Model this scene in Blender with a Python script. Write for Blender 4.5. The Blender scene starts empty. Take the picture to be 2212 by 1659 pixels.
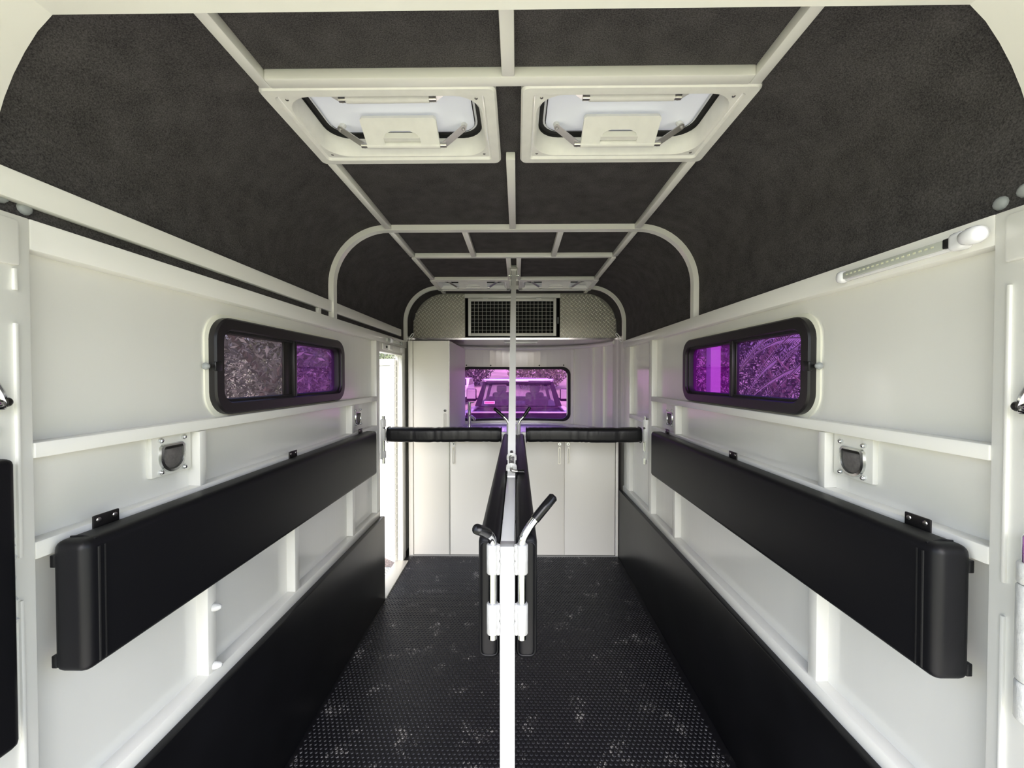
import bpy, bmesh, math, random
from math import sin, cos, pi, radians as R
from mathutils import Vector, Matrix, noise as mnoise

S = bpy.context.scene
C = S.collection
random.seed(7)

# ------------------------------------------------------------------ camera
cam_data = bpy.data.cameras.new('camera')
cam = bpy.data.objects.new('camera', cam_data)
C.objects.link(cam)
cam.location = (0.022, 0.0, 1.5)
cam.rotation_euler = (pi / 2 - R(0.94), 0, R(0.70))
cam_data.sensor_width = 36.0
cam_data.lens = 36.0 * 880.0 / 2212.0
cam_data.clip_start = 0.02
cam_data.clip_end = 400
S.camera = cam

# ------------------------------------------------------------------ world, sun, exposure
W = bpy.data.worlds.new('World')
S.world = W
W.use_nodes = True
wn = W.node_tree
wn.nodes.clear()
wo = wn.nodes.new('ShaderNodeOutputWorld')
wb = wn.nodes.new('ShaderNodeBackground')
sky = wn.nodes.new('ShaderNodeTexSky')
sky.sky_type = 'NISHITA'
sky.sun_disc = False
sky.sun_elevation = R(60)
sky.sun_rotation = R(180)
sky.air_density = 1.0
sky.dust_density = 5.0
sky.ozone_density = 1.0
wb.inputs['Strength'].default_value = 0.26
wn.links.new(sky.outputs[0], wb.inputs[0])
wn.links.new(wb.outputs[0], wo.inputs[0])

sun_data = bpy.data.lights.new('sun', 'SUN')
sun = bpy.data.objects.new('sun', sun_data)
C.objects.link(sun)
sun_data.energy = 0.52
sun_data.angle = R(34)
sun_data.color = (1.0, 0.97, 0.92)
sun.rotation_euler = (R(71), 0, 0)     # hazy sun behind the photographer
sun.location = (0, -12, 6)

S.view_settings.view_transform = 'Standard'
S.view_settings.look = 'None'
S.view_settings.gamma = 1.0
S.view_settings.use_curve_mapping = False
S.view_settings.exposure = 1.66

# ------------------------------------------------------------------ materials
MATS = {}


def nodes_of(name):
    m = bpy.data.materials.new(name)
    m.use_nodes = True
    nt = m.node_tree
    b = nt.nodes['Principled BSDF']
    MATS[name] = m
    return m, nt, b


def mat(name, col, rough=0.4, metal=0.0, coat=0.0, spec=0.5, bump=None, vary=None, emit=None):
    """col linear rgb. bump=(scale, strength, distance[, stretch]) vary=(scale, amount)"""
    m, nt, b = nodes_of(name)
    b.inputs['Base Color'].default_value = (*col, 1)
    b.inputs['Roughness'].default_value = rough
    b.inputs['Metallic'].default_value = metal
    b.inputs['Coat Weight'].default_value = coat
    b.inputs['Coat Roughness'].default_value = 0.08
    b.inputs['Specular IOR Level'].default_value = spec
    tc = nt.nodes.new('ShaderNodeTexCoord')
    if vary:
        n = nt.nodes.new('ShaderNodeTexNoise')
        n.inputs['Scale'].default_value = vary[0]
        n.inputs['Detail'].default_value = 5
        r = nt.nodes.new('ShaderNodeValToRGB')
        a = vary[1]
        r.color_ramp.elements[0].position = 0.3
        r.color_ramp.elements[1].position = 0.7
        r.color_ramp.elements[0].color = (*[c * (1 - a) for c in col], 1)
        r.color_ramp.elements[1].color = (*[min(1, c * (1 + a)) for c in col], 1)
        nt.links.new(tc.outputs['Object'], n.inputs['Vector'])
        nt.links.new(n.outputs['Fac'], r.inputs['Fac'])
        nt.links.new(r.outputs['Color'], b.inputs['Base Color'])
    if bump:
        n = nt.nodes.new('ShaderNodeTexNoise')
        n.inputs['Scale'].default_value = bump[0]
        n.inputs['Detail'].default_value = 4
        bp = nt.nodes.new('ShaderNodeBump')
        bp.inputs['Strength'].default_value = bump[1]
        bp.inputs['Distance'].default_value = bump[2]
        if len(bump) > 3:
            mp = nt.nodes.new('ShaderNodeMapping')
            mp.inputs['Scale'].default_value = bump[3]
            nt.links.new(tc.outputs['Object'], mp.inputs['Vector'])
            nt.links.new(mp.outputs['Vector'], n.inputs['Vector'])
        else:
            nt.links.new(tc.outputs['Object'], n.inputs['Vector'])
        nt.links.new(n.outputs['Fac'], bp.inputs['Height'])
        nt.links.new(bp.outputs['Normal'], b.inputs['Normal'])
    if emit:
        b.inputs['Emission Color'].default_value = (*emit[0], 1)
        b.inputs['Emission Strength'].default_value = emit[1]
    return m


mat('white_paint', (0.85, 0.84, 0.785), 0.30, coat=0.3, bump=(60, 0.05, 0.002))
mat('white_sheet', (0.85, 0.84, 0.785), 0.13, coat=0.4, bump=(3.0, 0.16, 0.01, (1, 3.2, 0.18)))
mat('sleeve_paint_dimmed', (0.42, 0.42, 0.418), 0.28, coat=0.2, bump=(90, 0.5, 0.004))  # weld paint darkened so the strongly lit sleeves keep their form
mat('post_paint_dimmed', (0.40, 0.40, 0.398), 0.32, coat=0.2, bump=(150, 0.12, 0.001))  # pole paint darkened to offset the strong rear light on the near post
mat('weld_paint', (0.82, 0.82, 0.79), 0.28, coat=0.3, bump=(90, 0.5, 0.004))
mat('pole_paint', (0.80, 0.80, 0.79), 0.30, coat=0.2, bump=(150, 0.12, 0.001))
mat('hatch_plastic', (0.84, 0.83, 0.78), 0.48, bump=(220, 0.08, 0.001), vary=(30, 0.03))
mat('caulk', (0.85, 0.84, 0.72), 0.4)
mat('cabinet_white', (0.84, 0.815, 0.75), 0.38, bump=(300, 0.06, 0.0005))
mat('cabinet_edge', (0.55, 0.55, 0.52), 0.3, metal=0.6)
mat('worktop', (0.70, 0.70, 0.72), 0.12, coat=0.3)
mat('vinyl', (0.005, 0.005, 0.0065), 0.45, spec=0.28, bump=(350, 0.12, 0.0008))
mat('vinyl_wrinkled', (0.009, 0.009, 0.010), 0.38, spec=0.35, bump=(25, 0.25, 0.004, (2.5, 1, 0.6)))
mat('kick_rubber', (0.005, 0.005, 0.006), 0.34, spec=0.3, bump=(7, 0.1, 0.004), vary=(5, 0.3))
mat('black_plastic', (0.008, 0.008, 0.009), 0.3)
mat('black_rubber', (0.010, 0.010, 0.010), 0.6)
mat('void_black', (0.004, 0.004, 0.004), 0.8)
mat('grip_black', (0.005, 0.005, 0.006), 0.25, spec=0.35)
mat('window_frame', (0.013, 0.011, 0.012), 0.34, spec=0.45)
mat('chrome', (0.78, 0.79, 0.80), 0.10, metal=1.0)
mat('zinc', (0.70, 0.72, 0.70), 0.22, metal=1.0, bump=(120, 0.15, 0.0006))
mat('steel', (0.55, 0.53, 0.50), 0.30, metal=1.0)
mat('ring_grey', (0.13, 0.12, 0.115), 0.55, vary=(120, 0.2))
mat('dark_steel', (0.045, 0.042, 0.04), 0.35, metal=0.7)
mat('alu_plate', (0.42, 0.405, 0.35), 0.34, metal=0.45)
mat('alu_smooth', (0.62, 0.60, 0.62), 0.18, metal=0.9)
mat('grey_plastic', (0.38, 0.40, 0.40), 0.35)
mat('lamp_white', (0.86, 0.86, 0.88), 0.12, coat=0.6)
mat('lamp_lens', (0.50, 0.52, 0.46), 0.15, coat=0.4)
mat('led_yellow', (0.75, 0.75, 0.55), 0.3)
mat('wire_white', (0.72, 0.72, 0.66), 0.35)
mat('door_white', (0.66, 0.66, 0.65), 0.35, bump=(120, 0.1, 0.0008))
mat('sill_alu', (0.55, 0.54, 0.48), 0.35, metal=0.4)
mat('screw_steel', (0.35, 0.33, 0.31), 0.3, metal=1.0)
mat('bounce_ramp_alu', (0.62, 0.61, 0.57), 0.5, bump=(60, 0.3, 0.004))
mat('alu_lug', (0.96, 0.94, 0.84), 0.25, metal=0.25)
# outdoors
mat('leaf_dark', (0.045, 0.06, 0.032), 0.45, vary=(3, 0.6))
mat('leaf_pale', (0.15, 0.19, 0.09), 0.45, vary=(2, 0.5))
mat('leaf_silver', (0.19, 0.20, 0.15), 0.5, vary=(2, 0.4))
mat('frond_pale', (0.75, 0.75, 0.65), 0.5)
mat('bark', (0.22, 0.18, 0.14), 0.8, vary=(8, 0.3))
mat('gravel', (0.30, 0.24, 0.20), 0.9, bump=(90, 0.8, 0.02), vary=(70, 0.6))
mat('truck_paint', (0.010, 0.010, 0.012), 0.4, spec=0.15)
mat('truck_trim', (0.55, 0.55, 0.56), 0.2, metal=0.8)
mat('car_paint', (0.75, 0.75, 0.78), 0.25, coat=0.5)
mat('car_glass', (0.03, 0.033, 0.036), 0.12, spec=0.22)
mat('tail_red', (0.45, 0.03, 0.03), 0.2)
mat('sticker_pink', (0.80, 0.10, 0.20), 0.5)
mat('sticker_white', (0.85, 0.82, 0.82), 0.5)
mat('seat_grey', (0.03, 0.03, 0.035), 0.8, spec=0.2)
mat('post_pale', (0.42, 0.41, 0.42), 0.6)
mat('tyre', (0.02, 0.02, 0.02), 0.8)


def carpet_material():
    m, nt, b = nodes_of('carpet')
    tc = nt.nodes.new('ShaderNodeTexCoord')
    n1 = nt.nodes.new('ShaderNodeTexNoise')
    n1.inputs['Scale'].default_value = 330
    n1.inputs['Detail'].default_value = 6
    n1.inputs['Roughness'].default_value = 0.75
    n2 = nt.nodes.new('ShaderNodeTexNoise')
    n2.inputs['Scale'].default_value = 14
    n2.inputs['Detail'].default_value = 4
    mx = nt.nodes.new('ShaderNodeMath')
    mx.operation = 'MULTIPLY_ADD'
    mx.inputs[1].default_value = 0.22
    r = nt.nodes.new('ShaderNodeValToRGB')
    r.color_ramp.elements[0].position = 0.42
    r.color_ramp.elements[0].color = (0.018, 0.017, 0.018, 1)
    r.color_ramp.elements[1].position = 0.80
    r.color_ramp.elements[1].color = (0.13, 0.122, 0.12, 1)
    nt.links.new(tc.outputs['Object'], n1.inputs['Vector'])
    nt.links.new(tc.outputs['Object'], n2.inputs['Vector'])
    nt.links.new(n2.outputs['Fac'], mx.inputs[0])
    nt.links.new(n1.outputs['Fac'], mx.inputs[2])
    nt.links.new(mx.outputs[0], r.inputs['Fac'])
    nt.links.new(r.outputs['Color'], b.inputs['Base Color'])
    b.inputs['Roughness'].default_value = 0.95
    b.inputs['Specular IOR Level'].default_value = 0.1
    bp = nt.nodes.new('ShaderNodeBump')
    bp.inputs['Strength'].default_value = 0.5
    bp.inputs['Distance'].default_value = 0.003
    nt.links.new(n1.outputs['Fac'], bp.inputs['Height'])
    nt.links.new(bp.outputs['Normal'], b.inputs['Normal'])


carpet_material()


def floor_material(name, dirt_lo, dirt_hi, dirt_col, base):
    m, nt, b = nodes_of(name)
    tc = nt.nodes.new('ShaderNodeTexCoord')
    n1 = nt.nodes.new('ShaderNodeTexNoise')
    n1.inputs['Scale'].default_value = 8.0
    n1.inputs['Detail'].default_value = 5
    n1.inputs['Roughness'].default_value = 0.65
    n2 = nt.nodes.new('ShaderNodeTexNoise')
    n2.inputs['Scale'].default_value = 160
    n2.inputs['Detail'].default_value = 2
    mu = nt.nodes.new('ShaderNodeMath')
    mu.operation = 'MULTIPLY_ADD'
    mu.inputs[1].default_value = 0.55
    r = nt.nodes.new('ShaderNodeValToRGB')
    r.color_ramp.elements[0].position = dirt_lo
    r.color_ramp.elements[0].color = (*base, 1)
    r.color_ramp.elements[1].position = dirt_hi
    r.color_ramp.elements[1].color = (*dirt_col, 1)
    nt.links.new(tc.outputs['Object'], n1.inputs['Vector'])
    nt.links.new(tc.outputs['Object'], n2.inputs['Vector'])
    nt.links.new(n2.outputs['Fac'], mu.inputs[0])
    nt.links.new(n1.outputs['Fac'], mu.inputs[2])
    nt.links.new(mu.outputs[0], r.inputs['Fac'])
    nt.links.new(r.outputs['Color'], b.inputs['Base Color'])
    b.inputs['Roughness'].default_value = 0.42
    b.inputs['Specular IOR Level'].default_value = 0.4


floor_material('floor_rubber', 0.90, 1.05, (0.03, 0.029, 0.028), (0.006, 0.006, 0.008))
floor_material('floor_studs', 0.905, 0.99, (0.24, 0.23, 0.22), (0.009, 0.009, 0.012))


def ground_material():
    m, nt, b = nodes_of('grass_ground')
    tc = nt.nodes.new('ShaderNodeTexCoord')
    n1 = nt.nodes.new('ShaderNodeTexNoise')
    n1.inputs['Scale'].default_value = 0.35
    n1.inputs['Detail'].default_value = 8
    r = nt.nodes.new('ShaderNodeValToRGB')
    r.color_ramp.elements[0].position = 0.38
    r.color_ramp.elements[0].color = (0.25, 0.29, 0.17, 1)
    r.color_ramp.elements[1].position = 0.68
    r.color_ramp.elements[1].color = (0.44, 0.43, 0.31, 1)
    nt.links.new(tc.outputs['Object'], n1.inputs['Vector'])
    nt.links.new(n1.outputs['Fac'], r.inputs['Fac'])
    nt.links.new(r.outputs['Color'], b.inputs['Base Color'])
    b.inputs['Roughness'].default_value = 0.95


ground_material()


def glass_material(name, tint, haze_col, haze, gloss=0.08):
    m = bpy.data.materials.new(name)
    m.use_nodes = True
    nt = m.node_tree
    nt.nodes.clear()
    out = nt.nodes.new('ShaderNodeOutputMaterial')
    tr = nt.nodes.new('ShaderNodeBsdfTransparent')
    tr.inputs[0].default_value = (*tint, 1)
    tl = nt.nodes.new('ShaderNodeBsdfTranslucent')
    tl.inputs[0].default_value = (*haze_col, 1)
    gl = nt.nodes.new('ShaderNodeBsdfGlossy')
    gl.inputs['Roughness'].default_value = 0.02
    m1 = nt.nodes.new('ShaderNodeMixShader')
    m1.inputs[0].default_value = haze
    m2 = nt.nodes.new('ShaderNodeMixShader')
    lw = nt.nodes.new('ShaderNodeLayerWeight')
    lw.inputs[0].default_value = 0.5
    pw = nt.nodes.new('ShaderNodeMath')
    pw.operation = 'POWER'
    pw.inputs[1].default_value = 5.0
    ad = nt.nodes.new('ShaderNodeMath')
    ad.operation = 'MULTIPLY_ADD'
    ad.inputs[1].default_value = 0.8
    ad.inputs[2].default_value = 0.02
    nt.links.new(lw.outputs['Facing'], pw.inputs[0])
    nt.links.new(pw.outputs[0], ad.inputs[0])
    nt.links.new(ad.outputs[0], m2.inputs[0])
    nt.links.new(tr.outputs[0], m1.inputs[1])
    nt.links.new(tl.outputs[0], m1.inputs[2])
    nt.links.new(m1.outputs[0], m2.inputs[1])
    nt.links.new(gl.outputs[0], m2.inputs[2])
    nt.links.new(m2.outputs[0], out.inputs[0])
    MATS[name] = m


glass_material('glass_purple', (0.50, 0.20, 0.60), (0.40, 0.01, 0.42), 0.09)
glass_material('glass_violet', (0.50, 0.30, 0.60), (0.30, 0.06, 0.38), 0.04)
glass_material('glass_screen', (0.52, 0.46, 0.53), (0.30, 0.24, 0.30), 0.05)

def lid_material():
    m, nt, b = nodes_of('lid_plastic')
    b.inputs['Base Color'].default_value = (0.80, 0.82, 0.84, 1)
    b.inputs['Roughness'].default_value = 0.5
    out = nt.nodes['Material Output']
    tl = nt.nodes.new('ShaderNodeBsdfTranslucent')
    tl.inputs[0].default_value = (0.75, 0.80, 0.86, 1)
    mx = nt.nodes.new('ShaderNodeMixShader')
    mx.inputs[0].default_value = 0.045
    nt.links.new(b.outputs[0], mx.inputs[1])
    nt.links.new(tl.outputs[0], mx.inputs[2])
    nt.links.new(mx.outputs[0], out.inputs[0])


lid_material()
glass_material('truck_glass', (0.50, 0.50, 0.55), (0.1, 0.1, 0.11), 0.03)

# ------------------------------------------------------------------ mesh helpers


def wloc(o):
    v = Vector((0, 0, 0))
    while o is not None:
        v += o.location
        o = o.parent
    return v


def mk(name, verts, faces, m, parent=None, smooth=False, sharp=35):
    """verts in world coordinates -> one mesh object"""
    off = wloc(parent) if parent else Vector((0, 0, 0))
    me = bpy.data.meshes.new(name)
    me.from_pydata([tuple(Vector(v) - off) for v in verts], [], faces)
    me.materials.append(MATS[m])
    bm = bmesh.new()
    bm.from_mesh(me)
    bmesh.ops.recalc_face_normals(bm, faces=bm.faces)
    bm.to_mesh(me)
    bm.free()
    if smooth:
        me.polygons.foreach_set('use_smooth', [True] * len(me.polygons))
        me.set_sharp_from_angle(angle=R(sharp))
    o = bpy.data.objects.new(name, me)
    C.objects.link(o)
    if parent:
        o.parent = parent
    return o


class MB:
    """collects geometry for ONE mesh"""

    def __init__(self):
        self.v = []
        self.f = []

    def add(self, vs, fs):
        n = len(self.v)
        self.v += [tuple(x) for x in vs]
        self.f += [tuple(i + n for i in f) for f in fs]
        return self

    def box(self, x0, x1, y0, y1, z0, z1):
        x0, x1 = sorted((x0, x1))
        y0, y1 = sorted((y0, y1))
        z0, z1 = sorted((z0, z1))
        vs = [(x, y, z) for x in (x0, x1) for y in (y0, y1) for z in (z0, z1)]
        return self.add(vs, [(0, 1, 3, 2), (4, 6, 7, 5), (0, 4, 5, 1), (2, 3, 7, 6), (0, 2, 6, 4), (1, 5, 7, 3)])

    def rbox(self, x0, x1, y0, y1, z0, z1, b=0.004, seg=2):
        x0, x1 = sorted((x0, x1))
        y0, y1 = sorted((y0, y1))
        z0, z1 = sorted((z0, z1))
        bm = bmesh.new()
        bmesh.ops.create_cube(bm, size=1.0)
        for v in bm.verts:
            v.co = Vector(((x0 + x1) / 2 + v.co.x * (x1 - x0), (y0 + y1) / 2 + v.co.y * (y1 - y0), (z0 + z1) / 2 + v.co.z * (z1 - z0)))
        b = min(b, 0.49 * min(x1 - x0, y1 - y0, z1 - z0))
        bmesh.ops.bevel(bm, geom=list(bm.edges), offset=b, segments=seg, profile=0.5, affect='EDGES')
        bm.verts.index_update()
        self.add([v.co[:] for v in bm.verts], [[v.index for v in f.verts] for f in bm.faces])
        bm.free()
        return self

    def tube(self, pts, r, n=12, caps=True, dome=False):
        pts = [Vector(p) for p in pts]
        rs = r if isinstance(r, (list, tuple)) else [r] * len(pts)
        rings = []
        t0 = (pts[1] - pts[0]).normalized()
        up = Vector((0, 0, 1)) if abs(t0.z) < 0.9 else Vector((1, 0, 0))
        a = t0.cross(up).normalized()
        for i, p in enumerate(pts):
            if i == 0:
                t = (pts[1] - pts[0]).normalized()
            elif i == len(pts) - 1:
                t = (pts[-1] - pts[-2]).normalized()
            else:
                t = ((pts[i + 1] - p).normalized() + (p - pts[i - 1]).normalized()).normalized()
            a = (a - t * a.dot(t)).normalized()
            b = t.cross(a)
            rings.append([p + (a * cos(2 * pi * k / n) + b * sin(2 * pi * k / n)) * rs[i] for k in range(n)])
        vs = [v for rg in rings for v in rg]
        fs = []
        for i in range(len(rings) - 1):
            for k in range(n):
                fs.append((i * n + k, i * n + (k + 1) % n, (i + 1) * n + (k + 1) % n, (i + 1) * n + k))
        if caps:
            fs.append(tuple(range(n))[::-1])
            fs.append(tuple((len(rings) - 1) * n + k for k in range(n)))
        return self.add(vs, fs)

    def cyl(self, p0, p1, r, n=16):
        return self.tube([p0, p1], r, n)

    def prism(self, poly, axis, a0, a1):
        """poly 2-D points in the two remaining axes (in xyz order), extruded along axis"""
        def P(u, v, w):
            return {'x': (w, u, v), 'y': (u, w, v), 'z': (u, v, w)}[axis]
        n = len(poly)
        vs = [P(u, v, a0) for u, v in poly] + [P(u, v, a1) for u, v in poly]
        fs = [tuple(range(n))[::-1], tuple(range(n, 2 * n))]
        fs += [(k, (k + 1) % n, n + (k + 1) % n, n + k) for k in range(n)]
        return self.add(vs, fs)

    def loft(self, loops, closed=True, cap0=False, cap1=False):
        n = len(loops[0])
        vs = [v for lp in loops for v in lp]
        fs = []
        for i in range(len(loops) - 1):
            for k in range(n if closed else n - 1):
                k2 = (k + 1) % n
                fs.append((i * n + k, i * n + k2, (i + 1) * n + k2, (i + 1) * n + k))
        if cap0:
            fs.append(tuple(range(n)))
        if cap1:
            fs.append(tuple((len(loops) - 1) * n + k for k in range(n)))
        return self.add(vs, fs)

    def dome(self, c, r, axis, h=None, n=10, rings=4):
        """hemisphere-like cap at c bulging along axis"""
        c = Vector(c)
        t = Vector(axis).normalized()
        h = h or r
        up = Vector((0, 0, 1)) if abs(t.z) < 0.9 else Vector((1, 0, 0))
        a = t.cross(up).normalized()
        b = t.cross(a)
        loops = []
        for i in range(rings):
            ph = (pi / 2) * i / rings
            loops.append([c + (a * cos(2 * pi * k / n) + b * sin(2 * pi * k / n)) * (r * cos(ph)) + t * (h * sin(ph)) for k in range(n)])
        self.loft(loops, cap0=True, cap1=True)
        return self

    def build(self, name, m, parent=None, smooth=False, sharp=35):
        return mk(name, self.v, self.f, m, parent, smooth, sharp)


def tag(o, label=None, cat=None, group=None, kind=None):
    if label:
        o['label'] = label
    if cat:
        o['category'] = cat
    if group:
        o['group'] = group
    if kind:
        o['kind'] = kind
    return o


def thing(name, loc, label, cat, group=None, kind=None):
    o = bpy.data.objects.new(name, None)
    o.empty_display_size = 0.05
    C.objects.link(o)
    o.location = loc
    return tag(o, label, cat, group, kind)


def rrect(cx, cy, w, h, r, n=6):
    """rounded rectangle, list of 2-D points (4*(n+1))"""
    r = min(r, 0.499 * w, 0.499 * h)
    pts = []
    for sx, sy, a0 in ((1, 1, 0), (-1, 1, 90), (-1, -1, 180), (1, -1, 270)):
        for k in range(n + 1):
            a = R(a0 + 90 * k / n)
            pts.append((cx + sx * (w / 2 - r) + r * cos(a), cy + sy * (h / 2 - r) + r * sin(a)))
    return pts


# ------------------------------------------------------------------ dimensions (metres, from the photograph)
XS = 0.935      # wall sheet
XF = 0.900      # face of the wall frame
ZC = 2.27       # roof lining
ZW = 1.80       # top of the walls
YP = 3.75       # plane of the tread-plate bulkhead
NB = 1.10


def nose_y(x):
    t = max(0.0, 1 - (abs(x) / XS) ** 2.6)
    return 3.45 + NB * t ** (1 / 2.6)


# ------------------------------------------------------------------ floor
fb = MB()
fpoly = [(-0.96, 0.55), (0.96, 0.55), (0.96, 3.45)]
fpoly += [(x, nose_y(x)) for x in [XS * cos(R(a)) for a in range(6, 180, 6)]]
fpoly += [(-0.96, 3.45)]
fb.prism(fpoly, 'z', -0.06, 0.0)
floor = tag(fb.build('floor', 'floor_rubber'), 'black rubber floor of the horse float', 'floor', kind='structure')

st = MB()
pitch = 0.0205
ny = int(2.82 / (pitch * 0.866))
hexa = [(cos(R(60 * k + 30)), sin(R(60 * k + 30))) for k in range(6)]
vs, fs = [], []
for j in range(ny):
    y = 0.62 + j * pitch * 0.866
    if y > 3.375:
        break
    nx = int(1.72 / pitch)
    for i in range(nx):
        x = -0.853 + (i + (0.5 if j % 2 else 0.0)) * pitch
        if abs(x) > 0.856:
            continue
        n0 = len(vs)
        for (a, b) in hexa:
            vs.append((x + a * 0.0082, y + b * 0.0082, 0.0))
        for (a, b) in hexa:
            vs.append((x + a * 0.0058, y + b * 0.0058, 0.0028))
        fs.append(tuple(range(n0 + 6, n0 + 12)))
        for k in range(6):
            fs.append((n0 + k, n0 + (k + 1) % 6, n0 + 6 + (k + 1) % 6, n0 + 6 + k))
me = bpy.data.meshes.new('floor_studs')
me.from_pydata(vs, [], fs)
me.materials.append(MATS['floor_studs'])
studs = bpy.data.objects.new('floor_studs', me)
C.objects.link(studs)
studs.parent = floor
studs['kind'] = 'stuff'

# ------------------------------------------------------------------ side walls
WIN_Y0, WIN_Y1, WIN_Z0, WIN_Z1 = 1.243, 2.185, 1.380, 1.692


def sheet_with_holes(s, y0, y1, z0, z1, holes):
    m = MB()
    ys = sorted({y0, y1, *[h[0] for h in holes], *[h[1] for h in holes]})
    zs = sorted({z0, z1, *[h[2] for h in holes], *[h[3] for h in holes]})
    for a, b in zip(ys, ys[1:]):
        for c, d in zip(zs, zs[1:]):
            if any(h[0] <= a and b <= h[1] and h[2] <= c and d <= h[3] for h in holes):
                continue
            m.box(s * XS, s * (XS + 0.025), a, b, c, d)
    return m


def side_wall(s):
    left = s < 0
    holes = [(1.262, 2.165, 1.40, 1.672)]
    if left:
        holes.append((2.735, 3.285, 0.0, 1.675))
    w = sheet_with_holes(s, 0.58, 3.95, -0.06 if not left else 0.0, ZW, holes)
    side = 'left' if left else 'right'
    wall = tag(w.build('wall_' + side, 'white_sheet'),
               'glossy white panelled wall on the %s with the %s' % (side, 'open side door' if left else 'strip light'),
               'wall', kind='structure')

    def bar(name, y0, y1, z0, z1, xf=XF, b=0.0025, m='white_paint'):
        return MB().rbox(s * xf, s * (XS + 0.004), y0, y1, z0, z1, b).build(name, m, wall, True)

    yend = 3.36
    bar('rail', 0.765, yend + 0.04, 1.742, ZW)                    # top rail
    bar('rail', 0.765, 2.68, 1.345, 1.375, XF - 0.002)            # under the window
    bar('rail', 0.765, 2.67, 1.150, 1.184)                        # behind the pad
    bar('rail', 0.765, 2.71 if left else yend, 0.560, 0.606, XF - 0.004)
    bar('post', 0.555, 0.765, 0.0, ZW, XF + 0.001)                # rear post
    bar('post', 2.665, 2.725, 0.0, 1.742)
    bar('post', 1.170, 1.196, 1.184, 1.343)
    bar('post', 2.265, 2.295, 1.184, 1.343)
    bar('post', 1.193, 1.228, 0.606, 1.148)
    bar('post', 2.265, 2.300, 0.606, 1.148)
    if left:
        bar('post', 1.670, 1.705, 0.606, 1.148)
        bar('post', 3.285, 3.375, 0.0, 1.742, XF + 0.006)         # door jamb
        bar('lintel', 2.725, 3.285, 1.675, 1.742, XF + 0.004)
    else:
        bar('post', 3.20, 3.36, 0.0, 1.742, XF + 0.004)
        bar('rail', 2.725, 3.20, 1.185, 1.215)
    # weather bead along the rear post, broken once
    for z0, z1 in ((0.0, 1.085), (1.165, 1.60), (1.66, 1.70)) if left else ((0.0, 1.07), (1.13, 1.665)):
        MB().rbox(s * (XF - 0.004), s * (XF + 0.004), 0.736, 0.742, z0, z1, 0.0015).build('bead', 'white_paint', wall, True)
    MB().rbox(s * (XF - 0.006), s * (XF + 0.004), 0.60, 0.745, 1.705, 1.79, 0.006).build('hinge_plate', 'white_paint', wall, True)
    # door stop bumpers (left) / dome bolts on the lining
    if left:
        for z in (0.802, 0.624):
            m = MB().dome((-XF + 0.001, 1.214, z), 0.0120, (1, 0.15, 0), 0.024, 12, 5)
            m.build('bumper', 'weld_paint', wall, True)
        bd = MB().rbox(-XS - 0.002, -0.916, 0.70, 3.30, 1.832, 1.888, 0.004).build('band', 'white_paint', wall, True)
        MB().rbox(-XS - 0.002, -0.922, 1.93, 1.96, 1.80, 1.832, 0.002).build('spacer', 'white_paint', wall, True)
        # weld bead beside the jamb pad
        pts = []
        for k in range(26):
            z = 1.05 + k * 0.0076
            pts.append((-XF + 0.003 + 0.003 * sin(k * 2.1), 0.722 + 0.003 * sin(k * 1.3), z))
        MB().tube(pts, [0.005 + 0.0022 * sin(k * 2.4) for k in range(26)], 8).build('weld_bead', 'weld_paint', wall, True)
    for dy, dz in ((0.748, 1.836), (0.785, 1.828)):
        MB().dome((s * XS, dy, dz), 0.013, (-s, 0, 0), 0.008, 12, 4).build('bolt_head', 'grey_plastic', wall, True)
    return wall


wall_l = side_wall(-1)
wall_r = side_wall(1)

# kick boards
kb = MB().rbox(-XF + 0.002, -0.868, 0.56, 2.722, 0.001, 0.566, 0.006).build('baseboard_left', 'kick_rubber', None, True)
tag(kb, 'black rubber kick board along the left wall ending at the door', 'kick board', kind='structure')
kb = MB().rbox(XF - 0.002, 0.868, 0.56, 3.385, 0.001, 0.566, 0.006).build('baseboard_right', 'kick_rubber', None, True)
tag(kb, 'black rubber kick board along the right wall up to the cupboards', 'kick board', kind='structure')

# ------------------------------------------------------------------ roof


def lining(off, z0=ZW, n=14):
    x = XS - off
    r = 0.30
    pts = [(-x, z0)]
    cx, cz = -0.635, 1.97
    rr = r - off
    for k in range(n + 1):
        a = pi - (pi / 2) * k / n
        pts.append((cx + rr * cos(a), cz + rr * sin(a)))
    return pts + [(-px, pz) for px, pz in reversed(pts)]


def band(off_in, off_out, y0, y1, z0=ZW):
    a = lining(off_in, z0)
    b = lining(off_out, z0)
    m = MB()
    loops = []
    for (ax, az), (bx, bz) in zip(a, b):
        loops.append([(ax, y0, az), (ax, y1, az), (bx, y1, bz), (bx, y0, bz)])
    m.loft(loops, cap0=True, cap1=True)
    return m


HATCH = []          # (x centre, y centre) of the four hatches
for hy in (1.243, 3.338):
    for hx in (-0.344, 0.344):
        HATCH.append((hx, hy))
HO_W, HO_D = 0.55, 0.31

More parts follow.
